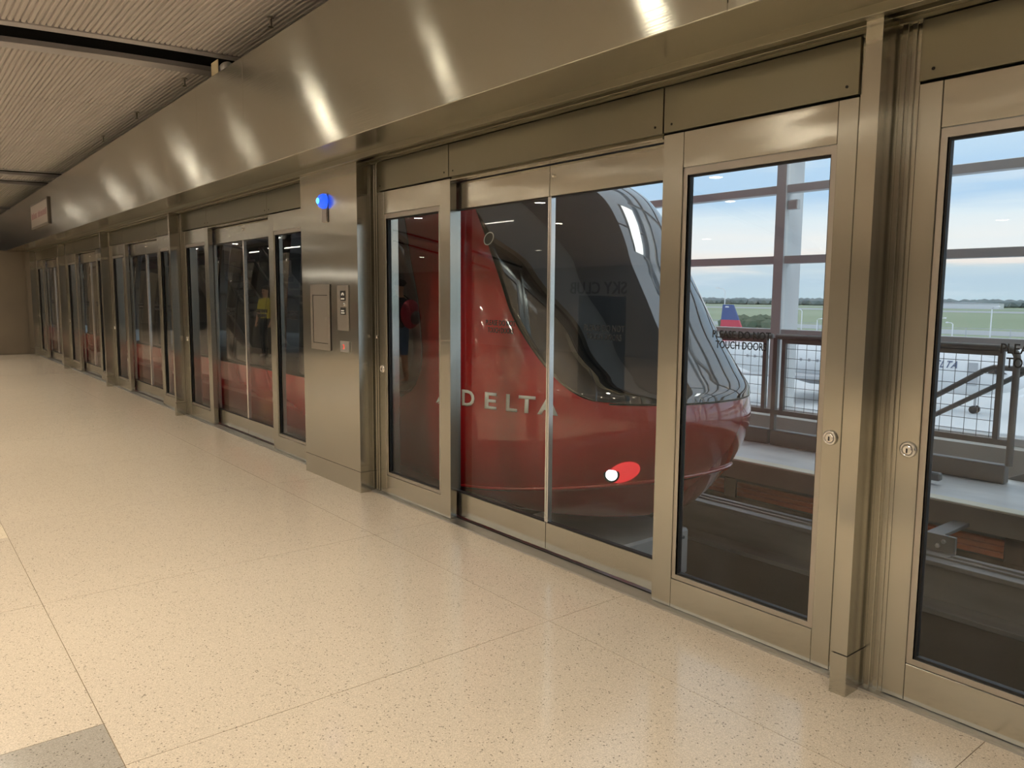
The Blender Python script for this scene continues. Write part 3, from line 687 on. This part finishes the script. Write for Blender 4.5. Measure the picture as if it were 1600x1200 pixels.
rf = part('roof_track', B(-46, 14, .10, 4.6, 5.6, 5.8), ROOFM); tag(rf, 'flat roof over the track hall with an unseen glazed strip added for daylight', kind='structure')
for k in range(20): part('added_roof_pane', B(-46 + 3 * k + .05, -43 + 3 * k - .05, 4.6, 6.3, 5.66, 5.68), WGLASS, rf); part('added_roof_bar', B(-46 + 3 * k - .05, -46 + 3 * k + .05, 4.6, 6.35, 5.58, 5.74), MULL, rf)  # unseen glazing, added so overhead daylight reaches the walkway and mullions
part('roof_edge', B(-46, 14, 6.25, 6.4, 5.58, 5.8), MULL, rf)
r = empty('junction_box', (-5.52, 5.94, 2.9)); tag(r, 'small pale box fixed to the window mullion near its top', 'box')
part('box', B(-5.655, -5.52, 5.90, 5.98, 2.72, 2.84, bev=.006), MULLS, r); part('lid', B(-5.645, -5.53, 5.894, 5.90, 2.73, 2.83, bev=.003), MULL, r)
we = part('wall_track_end', B(-46.2, -46, .2, 6, -1.1, 5.6), HALLD); tag(we, 'dark end wall of the track hall', kind='structure')

# ================================================================== TRAM
ZT = [-.14, -.05, .1, .25, .45, .66, .86, 1.0, 1.26, 1.52, 1.79, 2.0, 2.24, 2.49, 2.65, 2.8, 2.92, 3.0]
XT = [-4.02, -3.93, -3.80, -3.69, -3.58, -3.53, -3.57, -3.68, -3.90, -4.08, -4.27, -4.40, -4.58, -4.83, -5.1, -5.5, -6.0, -6.8]
HWT = [1.10, 1.2, 1.27, 1.31, 1.34, 1.35, 1.35, 1.345, 1.335, 1.32, 1.30, 1.28, 1.25, 1.19, 1.10, .95, .75, .35]
YC, NN, XREAR = 1.8, 2.2, -36.0
def pchip(xs, ys):
    xs = np.array(xs, float); ys = np.array(ys, float); h = np.diff(xs); d = np.diff(ys) / h; m = np.zeros_like(xs)
    m[0], m[-1] = d[0], d[-1]
    for i in range(1, len(xs) - 1):
        m[i] = 0 if d[i - 1] * d[i] <= 0 else 2 * d[i - 1] * d[i] / (d[i - 1] + d[i])
    def f(x):
        i = int(np.clip(np.searchsorted(xs, x) - 1, 0, len(h) - 1)); t = (x - xs[i]) / h[i]
        return ((1 + 2 * t) * (1 - t) ** 2) * ys[i] + t * (1 - t) ** 2 * h[i] * m[i] + t * t * (3 - 2 * t) * ys[i + 1] + t * t * (t - 1) * h[i] * m[i + 1]
    return f
fxt, fhw = pchip(ZT, XT), pchip(ZT, HWT)
def xs_of(z):
    xt = fxt(z); return -5.85 if xt > -5.45 else xt - .4 - .6 * max(0, (-5.45 - xt))
def outline(z, x_from=None, x_to=None, off=0.0, n=40):
    """horizontal slice of the tram from the near side, round the nose, to the far side"""
    xt, hw = fxt(z) + off, fhw(z) + off; xs = xs_of(z); a = xt - xs
    def at(t):   # t in 0..1 : near side straight end -> nose tip -> far side
        th = math.pi / 2 * (1 - 2 * t)
        c, s = math.cos(th), math.sin(th)
        return (xs + a * abs(c) ** (2 / NN), YC - hw * math.copysign(abs(s) ** (2 / NN), s), z)
    return at, xs, xt, hw, a
def near_y(x, z, off=0.0):
    at, xs, xt, hw, a = outline(z, off=off)
    if x <= xs: return YC - hw
    c = min(1, (x - xs) / a); return YC - hw * (1 - c ** NN) ** (1 / NN)
tram = empty('tram', (-12, YC, -.6)); tag(tram, 'red airport tram with a raked black windscreen and white lettering', 'tram')
zs = list(np.linspace(-.14, .3, 10)) + list(np.linspace(.36, 2.5, 34)) + list(np.linspace(2.54, 3.0, 12))
rows = []
TS = [.5 - .5 * math.cos(math.pi * k / 56) for k in range(57)]
TS = [k / 56 for k in range(57)]
for z in zs:
    at, xs, xt, hw, a = outline(z)
    side = [XREAR, -28, -20, -14, -10, -8, -6.6]
    rows.append([(min(x, xs - .02 * (7 - i)), YC - hw, z) for i, x in enumerate(side)] + [at(t) for t in TS] + [(min(x, xs - .02 * (7 - i)), YC + hw, z) for i, x in list(enumerate(side))[::-1]])
mb = MB().grid(rows)
part('body', mb, RED, tram, True)
part('floor_pan', MB().grid([[(p[0], p[1], -.14) for p in rows[0][:36]], [(p[0], 2 * YC - p[1], -.14) for p in rows[0][:36]]]), TSEAL, tram)
part('roof_cap', MB().box(XREAR, -6.9, YC - .36, YC + .36, 2.985, 3.02, bev=.01), RED, tram)
# windscreen wrapped round the nose
EDG = pchip([.822, .828, .834, .883, .961, 1.083, 1.247, 1.465, 1.69, 1.92, 2.129, 2.318, 2.373, 2.6, 2.75], [-3.90, -3.96, -4.042, -4.171, -4.297, -4.439, -4.597, -4.764, -4.886, -5.01, -5.126, -5.246, -5.282, -5.42, -5.52])
rows = []
for z in [.822, .825, .828, .831, .834, .84, .85, .865, .88] + list(np.linspace(.90, 2.70, 50)):
    xe = EDG(z); at, xs, xt, hw, a = outline(z, off=.006)
    c = max(0, min(1, (xe - xs) / a)) ** (NN / 2); t0 = .5 * (1 - math.acos(c) / (math.pi / 2))
    t0 = max(0, t0); rows.append([at(t0 + (1 - 2 * t0) * k / 48) for k in range(49)])
wsn = part('windscreen', MB().grid(rows), TBLK, tram, True)
md = wsn.modifiers.new('thickness', 'SOLIDIFY'); md.thickness = .012; md.offset = 0
# belt seam below the windscreen and chin groove
def band(z0f, z1f, off, t0, t1, n=40):
    rws = []
    for q in (0, 1):
        row = []
        for k in range(n + 1):
            t = t0 + (t1 - t0) * k / n; z = z0f(t) if q == 0 else z1f(t)
            at, *_ = outline(z, off=off); row.append(at(t))
        rws.append(row)
    return MB().grid(rws)
part('belt_seal', band(lambda t: .810, lambda t: .822, .004, .30, .70), TSEAL, tram, True)
ch = lambda t: -.05 + .27 * math.sin(math.pi * t) ** 1.5
o = part('chin_strip', band(lambda t: ch(t), lambda t: ch(t) + .028, .012, .06, .94), RED, tram, True)
md = o.modifiers.new('thickness', 'SOLIDIFY'); md.thickness = .02; md.offset = 0
# side windows
WTOP, WBOT = 2.42, .69
def side_pane(xa, xb, round_front=False):
    rws = []
    for z in np.linspace(WBOT, WTOP, 26):
        x1 = xb
        if round_front:
            e = pchip([.69, .75, .83, 1.06, 1.5, 1.95, 2.26, 2.42], [-6.05, -5.90, -5.795, -5.70, -5.78, -5.98, -6.12, -6.25]); x1 = min(xb, e(z))
        rws.append([(xa + (x1 - xa) * k / 6, near_y(min(-5.9, xa + (x1 - xa) * k / 6), z) - .005, z) for k in range(7)])
    o = part('side_window', MB().grid(rws), TBLK, tram, True)
    md = o.modifiers.new('thickness', 'SOLIDIFY'); md.thickness = .010; md.offset = 0
side_pane(-8.6, -5.6, True)
x = -8.62
while x > -35: side_pane(x - 2.3, x); x -= 2.32
# headlamps
for s in (-1, 1):
    pos = Vector((-3.945, YC + s * .75, .30))
    def S(x, z):
        y = near_y(x, z, .004); return (x, y if s < 0 else 2 * YC - y, z)
    rws = []
    for k in range(25):
        a = math.tau * k / 24; ex, ez = .105 * math.cos(a), .066 * math.sin(a)
        xx, zz = -3.925 + ex * .92 - ez * .15, .292 + ez + ex * .62
        rws.append([S(-3.925 + (xx + 3.925) * q, .292 + (zz - .292) * q) for q in (.02, .5, 1.0)])
    hl = part('headlamp', MB().grid(rws), E_TAIL, tram, True)
    c = Vector(S(-3.990, .272)); nrm = Vector((.62, s * .78, .02)).normalized()
    part('lamp_ring', MB().lathe(c - nrm * .01, nrm, [(0, .060), (.018, .060), (.020, .048)], 24), TSEAL, hl)
    part('lamp_lens', MB().lathe(c, nrm, [(0, .047), (.014, .043), (.022, .028), (.025, .003)], 24), E_HEAD, hl, True)
# headlight beam: the lamp's own light
hb = bpy.data.lights.new('headlamp_beam', 'SPOT'); hb.energy = 25; hb.spot_size = math.radians(70); hb.spot_blend = .8; hb.color = (.85, .93, 1); hb.shadow_soft_size = .05
ho = bpy.data.objects.new('headlamp_beam', hb); COL.objects.link(ho); ho.location = (-3.80, .92, .27)
ho.rotation_euler = Vector((.9, -.15, -.42)).to_track_quat('-Z', 'Y').to_euler()
# name and emblem on the side
def on_side(me, x0, z0, off=.006):
    for v in me.vertices:
        x, z = x0 + v.co.x, z0 + v.co.z; v.co = (x, near_y(x, z, off) + v.co.y, z)
    return me
for chh, xa, xb in (('D', -5.150, -5.010), ('E', -4.900, -4.785), ('L', -4.695, -4.595), ('T', -4.585, -4.447), ('A', -4.425, -4.272)):
    link('letter', on_side(text_mesh('letter', chh, WHITE, xb - xa, .132, bold=.022, depth=.003), xa, .712), tram)
def tri(pts):
    mb = MB(); mb.prism([(a, b) for a, b in pts], 'y', -.003, 0); me = mb.mesh('emblem', WHITE)
    link('emblem', on_side(me, -5.48, .70, .006), tram)
tri([(0, 0.0), (.13, .045), (.13, .18)]); tri([(.02, -.002), (.13, -.002), (.13, .036)])
tri([(.145, .18), (.275, 0.0), (.145, .045)]); tri([(.145, .036), (.255, -.002), (.145, -.002)])
o = part('window_ring', MB().prism([(.035 * math.cos(a), .052 * math.sin(a)) for a in np.linspace(0, math.tau, 25)[:-1]], 'y', -.0008, .0), TSEAL, tram)
for v in o.data.vertices:
    x, z = -5.06 + v.co.x, 2.06 + v.co.z; v.co = (x, near_y(x, z, .013) + v.co.y, z)
rg = MB()
for k in range(24):
    pts = []
    for rr, aa in ((1, k), (1, k + 1), (.86, k + 1), (.86, k)):
        a = math.tau * aa / 24; pts.append((.037 * rr * math.cos(a), .054 * rr * math.sin(a)))
    rg.prism(pts, 'y', -.0015, 0)
me = rg.mesh('ring', WHITE)
for v in me.vertices:
    x, z = -5.06 + v.co.x, 2.06 + v.co.z; v.co = (x, near_y(x, z, .014) + v.co.y, z)
link('ring_mark', me, tram)
# undercarriage
part('hover_box', B(-5.6, -4.15, 1.0, 2.2, -.80, -.39, bev=.02), GREYB, tram)
part('hover_box_bolt', MB().lathe((-4.15, 2.12, -.46), (1, 0, 0), [(0, .014), (.008, .014), (.010, .01)], 8), RAILD, tram)
for k in range(6): part('hover_pad', B(-10.5 - 4 * k, -8.2 - 4 * k, .9, 2.7, -.8, -.15, bev=.03), RAILD, tram)
part('coupler_housing', B(-36, -5.3, 1.1, 2.4, -.45, -.14), TSEAL, tram)

# ================================================================== OUTSIDE
ZG = -7.0
ap = part('ground_apron', B(-900, 700, 6.3, 190, ZG - .3, ZG), APRON); tag(ap, 'pale concrete aircraft apron below the windows', kind='structure')
gr = part('ground_airfield', B(-2600, 2000, 190, 2600, ZG - .4, ZG - .05), GRASS); tag(gr, 'flat green airfield grass beyond the apron', kind='structure')
part('taxi_road', B(-2600, 2000, 205, 236, ZG - .05, ZG), ROAD, gr); part('runway', B(-2600, 2000, 560, 640, ZG - .05, ZG + .02), ROAD, gr); part('runway', B(-2600, 2000, 780, 800, ZG - .05, ZG + .02), ROAD, gr)
mb = MB()
for k in range(1300):
    x = -1500 + 2300 * random.random(); y = 900 + 140 * random.random(); h = 6.5 + 3 * random.random()
    mb.ico((x, y, ZG + h * .42), h * .6, 1, (1.6 + random.random(), 1, 1))
tr_ = part('tree_line', mb, TREES); tag(tr_, 'low distant line of trees along the far edge of the airfield', 'trees', kind='stuff')
mb = MB()
for k in range(40):
    mb.ico((-128 + 16 * random.random(), 172 + 6 * random.random(), ZG + 1.6 + 1.2 * random.random()), 1.8, 1, (1.3, 1, .9))
r = part('shrub_clump', mb, mat('shrub_leaves', (.10, .14, .09), .9)); tag(r, 'dark clump of shrubs behind the aircraft tail', 'shrubs', kind='stuff')

# parked aircraft, nose to the right
AY, AZ = 61.0, -4.05
ac = empty('aircraft', (-33, AY, ZG)); tag(ac, 'white parked airliner with a blue and red tail on the apron', 'aircraft')
def ring(x, r_, zc_, n=28, ry=None): return [(x, AY + (ry or r_) * math.cos(k * math.tau / n), AZ + zc_ + r_ * math.sin(k * math.tau / n)) for k in range(n)]
prof = [(-20.2, .02, -.45), (-20.3, .25, -.42), (-20.7, .62, -.33), (-21.5, 1.02, -.18), (-22.6, 1.38, -.06), (-24, 1.6, 0), (-27, 1.65, 0), (-40, 1.65, 0), (-43, 1.5, .12), (-46, 1.0, .5), (-48.5, .5, .85), (-49.6, .12, 1.05), (-49.7, .02, 1.05)]
part('fuselage', MB().grid([ring(*p) for p in prof], True), PLANE, ac, True)
part('belly', MB().grid([ring(x, r_, z) for x, r_, z in ((-29, .3, -1.2), (-31, .75, -1.15), (-37, .75, -1.15), (-39.5, .3, -1.2))], True), PGREY, ac, True)
def wing(pts, th, name, m, z=0):
    mb = MB(); bm = mb.bm
    A = [bm.verts.new((x, y, zz - th * t)) for x, y, zz, t in pts]; Bv = [bm.verts.new((x, y, zz + th * t)) for x, y, zz, t in pts]
    bm.faces.new(A); bm.faces.new(Bv[::-1])
    for i in range(len(A)): bm.faces.new((A[i], A[(i + 1) % len(A)], Bv[(i + 1) % len(A)], Bv[i]))
    return part(name, mb, m, ac)
for s in (-1, 1):
    wing([(-31, AY + s * 1.2, AZ - 1.05, 1), (-37.5, AY + s * 1.2, AZ - 1.05, 1), (-38.6, AY + s * 12, AZ - .35, .3), (-37.2, AY + s * 12, AZ - .35, .3)], .16, 'wing', PGREY)
    wing([(-46.4, AY + s * .5, AZ + .9, 1), (-48.9, AY + s * .5, AZ + .9, 1), (-50, AY + s * 4.6, AZ + 1.2, .4), (-48.7, AY + s * 4.6, AZ + 1.2, .4)], .08, 'tailplane', PLANE)
    en = part('engine', MB().lathe((-30.4, AY + s * 4.0, AZ - 1.5), (-1, 0, 0), [(0, .62), (.1, .72), (1.2, .78), (2.4, .66), (3.0, .45)], 20), PLANE, ac, True)
    part('intake', MB().lathe((-30.38, AY + s * 4.0, AZ - 1.5), (-1, 0, 0), [(0, .55), (.02, .55)], 18), RUBB, en)
    part('pylon', B(-33.6, -31.0, AY + s * 4.0 - .1, AY + s * 4.0 + .1, AZ - 1.05, AZ - .75), PGREY, ac)
# fin: lower part red, upper part navy
fin = lambda f: ((-45.2 - 2.0 * f) if True else 0, -48.6 - .35 * f)
def fin_part(f0, f1, m):
    z = lambda f: AZ + 1.1 + 3.9 * f
    xl = lambda f: -43.6 - 1.9 * f; xr = lambda f: -47.0 + .35 * f
    mb = MB(); mb.prism([(xl(f0), z(f0)), (xr(f0), z(f0)), (xr(f1), z(f1)), (xl(f1), z(f1))], 'y', AY - .11, AY + .11); part('tail_fin', mb, m, ac)
fin_part(0, .62, PRED); fin_part(.62, 1.0, PBLUE)
part('fin_mark', MB().prism([(-45.9, AZ + 4.72), (-46.35, AZ + 4.72), (-46.3, AZ + 4.84), (-45.95, AZ + 4.84)], 'y', AY - .125, AY - .11), PLANE, ac)
for k in range(22):
    x = -26.2 - .78 * k
    part('cabin_window', B(x - .11, x + .11, AY - 1.655, AY - 1.60, AZ + .18, AZ + .46, bev=.03), PGREY, ac)
part('cockpit_window', MB().prism([(-21.15, AZ + .28), (-21.75, AZ + .62), (-22.35, AZ + .62), (-22.3, AZ + .30)], 'y', AY - 1.25, AY - .9), RUBB, ac)
part('door_outline', B(-23.6, -22.9, AY - 1.57, AY - 1.54, AZ - .7, AZ + 1.0, bev=.02), PGREY, ac)
for (x, yo, rr) in ((-23.5, 0, .30), (-34.5, -1.9, .42), (-34.5, 1.9, .42)):
    gg = part('landing_gear', MB().tube([(x, AY + yo, AZ - 1.3), (x, AY + yo, ZG + rr)], .10, 8), PGREY, ac)
    for q in (-1, 1): part('wheel', MB().lathe((x, AY + yo + q * .22, ZG + rr), (0, 1, 0), [(-.10, rr * .7), (-.09, rr), (.09, rr), (.10, rr * .7)], 18), RUBB, gg)
me = text_mesh('lettering', 'DELTA', INKD, 2.15, .52, bold=.01, depth=.01, shear=.25, spacing=1.2)
for v in me.vertices: v.co = (-26.5 + v.co.x, AY - math.sqrt(1.65 ** 2 - (.50 + v.co.z) ** 2) - .01 + v.co.y, AZ + .50 + v.co.z)
link('lettering', me, ac)
part('emblem', MB().prism([(-27.3, AZ + .55), (-26.75, AZ + .55), (-27.0, AZ + 1.0)], 'y', AY - 1.60, AY - 1.54), PRED, ac)
# lamp posts, signs, building specks
def lamp_post(x, y, h, arm, label):
    r = empty('lamp_post', (x, y, ZG)); tag(r, label, 'lamp post', 'lamp posts along the road')
    pts = [(x, y, ZG), (x, y, ZG + h * .93), (x + arm * .25, y, ZG + h * .985), (x + arm, y, ZG + h)]
    part('pole', MB().tube(pts, .11, 6, taper=[1.2, .9, .7, .6]), PLANE, r, True)
    part('lamp_head', B(min(x + arm * .9, x + arm * 1.35), max(x + arm * .9, x + arm * 1.35), y - .2, y + .2, ZG + h - .12, ZG + h + .12, bev=.04), PLANE, r)
lamp_post(-111, 150, 10.9, -1.9, 'tall pale lamp post above the aircraft tail')
lamp_post(-91.2, 150, 6.3, -1.2, 'pale double lamp post right of the round blue sign')
lamp_post(-87.6, 150, 4.4, .9, 'short pale lamp post right of the blue sign')
lamp_post(-83.8, 150, 5.4, -1.2, 'pale lamp post beside the right window jamb')
lamp_post(-62.7, 149, 5.2, .8, 'pale lamp post right of the square blue sign')
lamp_post(-60.4, 149, 4.4, -.9, 'short pale lamp post second from the left in the right window')
lamp_post(-54.1, 149, 7.4, .9, 'tall pale lamp post alone in the right window')
SBLUE = mat('sign_blue', (.05, .16, .62), .5)
r = empty('round_sign', (-93.3, 150, ZG)); tag(r, 'round blue sign on posts by the airfield road', 'sign')
part('disc', MB().lathe((-93.3, 150, -2.1), (0, -1, 0), [(0, .85), (.1, .85)], 10), SBLUE, r); part('post', MB().tube([(-93.6, 150.1, ZG), (-93.6, 150.1, -1)], .08, 6), PGREY, r); part('post', MB().tube([(-92.9, 150.1, ZG), (-92.9, 150.1, -1)], .08, 6), PGREY, r)
r = empty('square_sign', (-65.9, 150, ZG)); tag(r, 'square blue sign beside a lamp post in the right window', 'sign')
part('panel', B(-66.6, -65.2, 149.9, 150, -4.3, -2.9, bev=.03), SBLUE, r); part('post', MB().tube([(-66.4, 150.1, ZG), (-66.4, 150.1, -3.6)], .08, 6), PGREY, r); part('post', MB().tube([(-65.4, 150.1, ZG), (-65.4, 150.1, -3.6)], .08, 6), PGREY, r)
for x, y, w, h, m, l in ((-420, 520, 13, 5, PGREY, 'small grey hangar left of the aircraft tail'), (-320, 800, 40, 5, PLANE, 'long pale building before the distant trees'), (-120, 860, 60, 4, PLANE, 'pale flat building before the trees at right')):
    r = empty('hangar', (x, y, ZG)); tag(r, l, 'building'); part('walls', B(x - w, x + w, y, y + 12, ZG, ZG + h), m, r); part('roof', MB().prism([(x - w - .5, ZG + h), (x + w + .5, ZG + h), (x, ZG + h + 1.2)], 'y', y - .5, y + 12.5), PGREY, r)
for k in range(16):
    pass
fe = empty('perimeter_fence', (-75, 190, ZG)); tag(fe, 'thin grey perimeter fence along the airfield road', 'fence')
for k in range(20): part('post', MB().tube([(-190 + 9 * k, 188, ZG), (-190 + 9 * k, 188, ZG + 2.2)], .09, 5), PGREY, fe)
part('rail', B(-190, -10, 187.95, 188.05, ZG + 2.1, ZG + 2.2), PGREY, fe)

# ================================================================== PEOPLE (seen mirrored in the glass)
def person(loc, rot, h, top, low, label, shorts, armpose, hair=HAIR):
    k = h / 1.78
    J = {'pel': (0, 0, .96), 'wai': (0, .01, 1.10), 'che': (0, .015, 1.32), 'nk0': (0, .01, 1.48), 'nk1': (0, -.005, 1.55), 'hd0': (0, -.02, 1.63), 'hd1': (0, -.012, 1.72), 'hd2': (0, 0, 1.765),
         'shL': (.17, .01, 1.42), 'elL': (.24, .03, 1.14), 'wrL': (.22, -.08, .92), 'shR': (-.17, .01, 1.42), 'elR': (-.24, .03, 1.14), 'wrR': (-.22, -.08, .92),
         'hiL': (.095, 0, .90), 'knL': (.11, -.015, .50), 'anL': (.115, .03, .09), 'toL': (.13, -.12, .045), 'hiR': (-.095, 0, .90), 'knR': (-.11, -.015, .50), 'anR': (-.115, .03, .09), 'toR': (-.13, -.12, .045)}
    J.update(armpose)
    Rd = {'pel': (.155, .11), 'wai': (.145, .10), 'che': (.165, .115), 'nk0': (.085, .075), 'nk1': (.055, .058), 'hd0': (.072, .088), 'hd1': (.080, .098), 'hd2': (.05, .06), 'shL': (.07, .07), 'elL': (.046, .046), 'wrL': (.03, .03),
          'hiL': (.095, .10), 'knL': (.062, .064), 'anL': (.042, .048), 'toL': (.045, .03)}
    for q in ('sh', 'el', 'wr', 'hi', 'kn', 'an', 'to'): Rd[q + 'R'] = Rd[q + 'L']
    Ed = [('pel', 'wai'), ('wai', 'che'), ('che', 'nk0'), ('nk0', 'nk1'), ('nk1', 'hd0'), ('hd0', 'hd1'), ('hd1', 'hd2'), ('che', 'shL'), ('shL', 'elL'), ('elL', 'wrL'), ('che', 'shR'), ('shR', 'elR'), ('elR', 'wrR'),
          ('pel', 'hiL'), ('hiL', 'knL'), ('knL', 'anL'), ('anL', 'toL'), ('pel', 'hiR'), ('hiR', 'knR'), ('knR', 'anR'), ('anR', 'toR')]
    J = {n: list(v) for n, v in J.items()}
    # fingers of each hand grow from the wrist vertex
    for s, sd in (('L', 1), ('R', -1)):
        w_ = Vector(J['wr' + s]); d = (w_ - Vector(J['el' + s])).normalized(); side = d.cross(Vector((1, 0, 0))).normalized()
        J['pa' + s] = list(w_ + d * .08); Rd['pa' + s] = (.036, .022); Ed.append(('wr' + s, 'pa' + s))
        for f in range(4):
            off = side * (-.030 + .020 * f); ln = (.065, .080, .085, .070)[f]
            n1, n2 = f'f{f}{s}a', f'f{f}{s}b'
            J[n1] = list(w_ + d * (.10 + ln * .5) + off); J[n2] = list(w_ + d * (.10 + ln) + off + Vector((-sd * .018, 0, 0)))
            Rd[n1] = (.0095, .0095); Rd[n2] = (.008, .008); Ed += [('pa' + s, n1), (n1, n2)]
        J['t1' + s] = list(w_ + d * .06 - side * .055); J['t2' + s] = list(w_ + d * .10 - side * .070); Rd['t1' + s] = (.012, .012); Rd['t2' + s] = (.009, .009); Ed += [('wr' + s, 't1' + s), ('t1' + s, 't2' + s)]
    names = list(J); me = bpy.data.meshes.new('person_body')
    me.from_pydata([tuple(c * k for c in J[n]) for n in names], [(names.index(a), names.index(b)) for a, b in Ed], [])
    o = bpy.data.objects.new('tmp', me); COL.objects.link(o)
    o.modifiers.new('skin', 'SKIN').use_smooth_shade = True
    for n, sv in zip(names, me.skin_vertices[0].data): sv.radius = (Rd[n][0] * k, Rd[n][1] * k); sv.use_root = n == 'pel'
    sb = o.modifiers.new('sub', 'SUBSURF'); sb.levels = 2; sb.render_levels = 2
    bpy.context.view_layer.update()
    bodym = bpy.data.meshes.new_from_object(o.evaluated_get(bpy.context.evaluated_depsgraph_get())); bpy.data.objects.remove(o)
    bodym.name = 'person_body'; bodym.materials.clear()
    for m in (SKIN, top, low, SHOE): bodym.materials.append(m)
    lowz = .52 if shorts else .10
    for p in bodym.polygons:
        c = p.center / k; i = 0
        if c.z < .085: i = 3
        elif abs(c.x) > .19 and c.z < 1.16 and c.z > .6: i = 0
        elif c.z < 1.0: i = 2 if c.z > lowz else 0
        elif c.z < 1.50: i = 1
        p.material_index = i; p.use_smooth = True
    r = link('person', bodym); r.location = loc; r.rotation_euler.z = rot; tag(r, label, 'person')
    def pr(name, mb, m):
        c = link(name, mb.mesh(name, m, True)); c.parent = r; return c
    pr('hair', MB().ico((0, .010 * k, 1.738 * k), .100 * k, 3, (.94, 1.10, .66)), hair)
    for s in (-1, 1):
        pr('eye', MB().ico((.030 * s * k, -.100 * k, 1.665 * k), .011 * k, 2), INKB); pr('ear', MB().ico((.078 * s * k, 0, 1.65 * k), .028 * k, 2, (.4, .8, 1.1)), SKIN)
    pr('nose', MB().ico((0, -.112 * k, 1.642 * k), .015 * k, 2, (.8, 1, 1.5)), SKIN); pr('mouth', MB().ico((0, -.100 * k, 1.600 * k), .018 * k, 2, (1.2, .4, .35)), PACK)
    return r
person((-11.9, -4.02, 0), math.radians(-107), 1.86, NAVY, DENIM, 'person in a dark shirt and blue shorts with a backpack, mirrored in the door glass', True, {})
bk = empty('backpack', (-12.12, -4.12, 1.2)); tag(bk, 'dark red backpack worn by the mirrored person in blue shorts', 'backpack')
a_ = math.radians(-107); bd = Vector((-math.sin(a_), math.cos(a_), 0)); bc = Vector((-11.9, -4.02, 1.28)) + bd * .24
part('bag', MB().ico(bc, .19, 3, (.75, .95, 1.35)), PACK, bk, True); part('front_pocket', MB().ico(bc + bd * .12 - Vector((0, 0, .06)), .12, 3, (.7, .9, 1.0)), RUBB, bk, True)
for s in (-1, 1):
    sv = Vector((math.cos(a_), math.sin(a_), 0)) * .11 * s; ctr = Vector((-11.9, -4.02, 0))
    part('strap', MB().tube([ctr + sv + bd * .14 + Vector((0, 0, 1.52)), ctr + sv + Vector((0, 0, 1.60)), ctr + sv - bd * .15 + Vector((0, 0, 1.45)), ctr + sv - bd * .15 + Vector((0, 0, 1.25)), ctr + sv * 1.5 + bd * .10 + Vector((0, 0, 1.10))], .012, 6), RUBB, bk, True)
person((-19.4, -4.4, 0), math.radians(150), 1.80, YELL, TROU, 'person in a yellow vest and dark trousers, mirrored in the door glass', False, {})
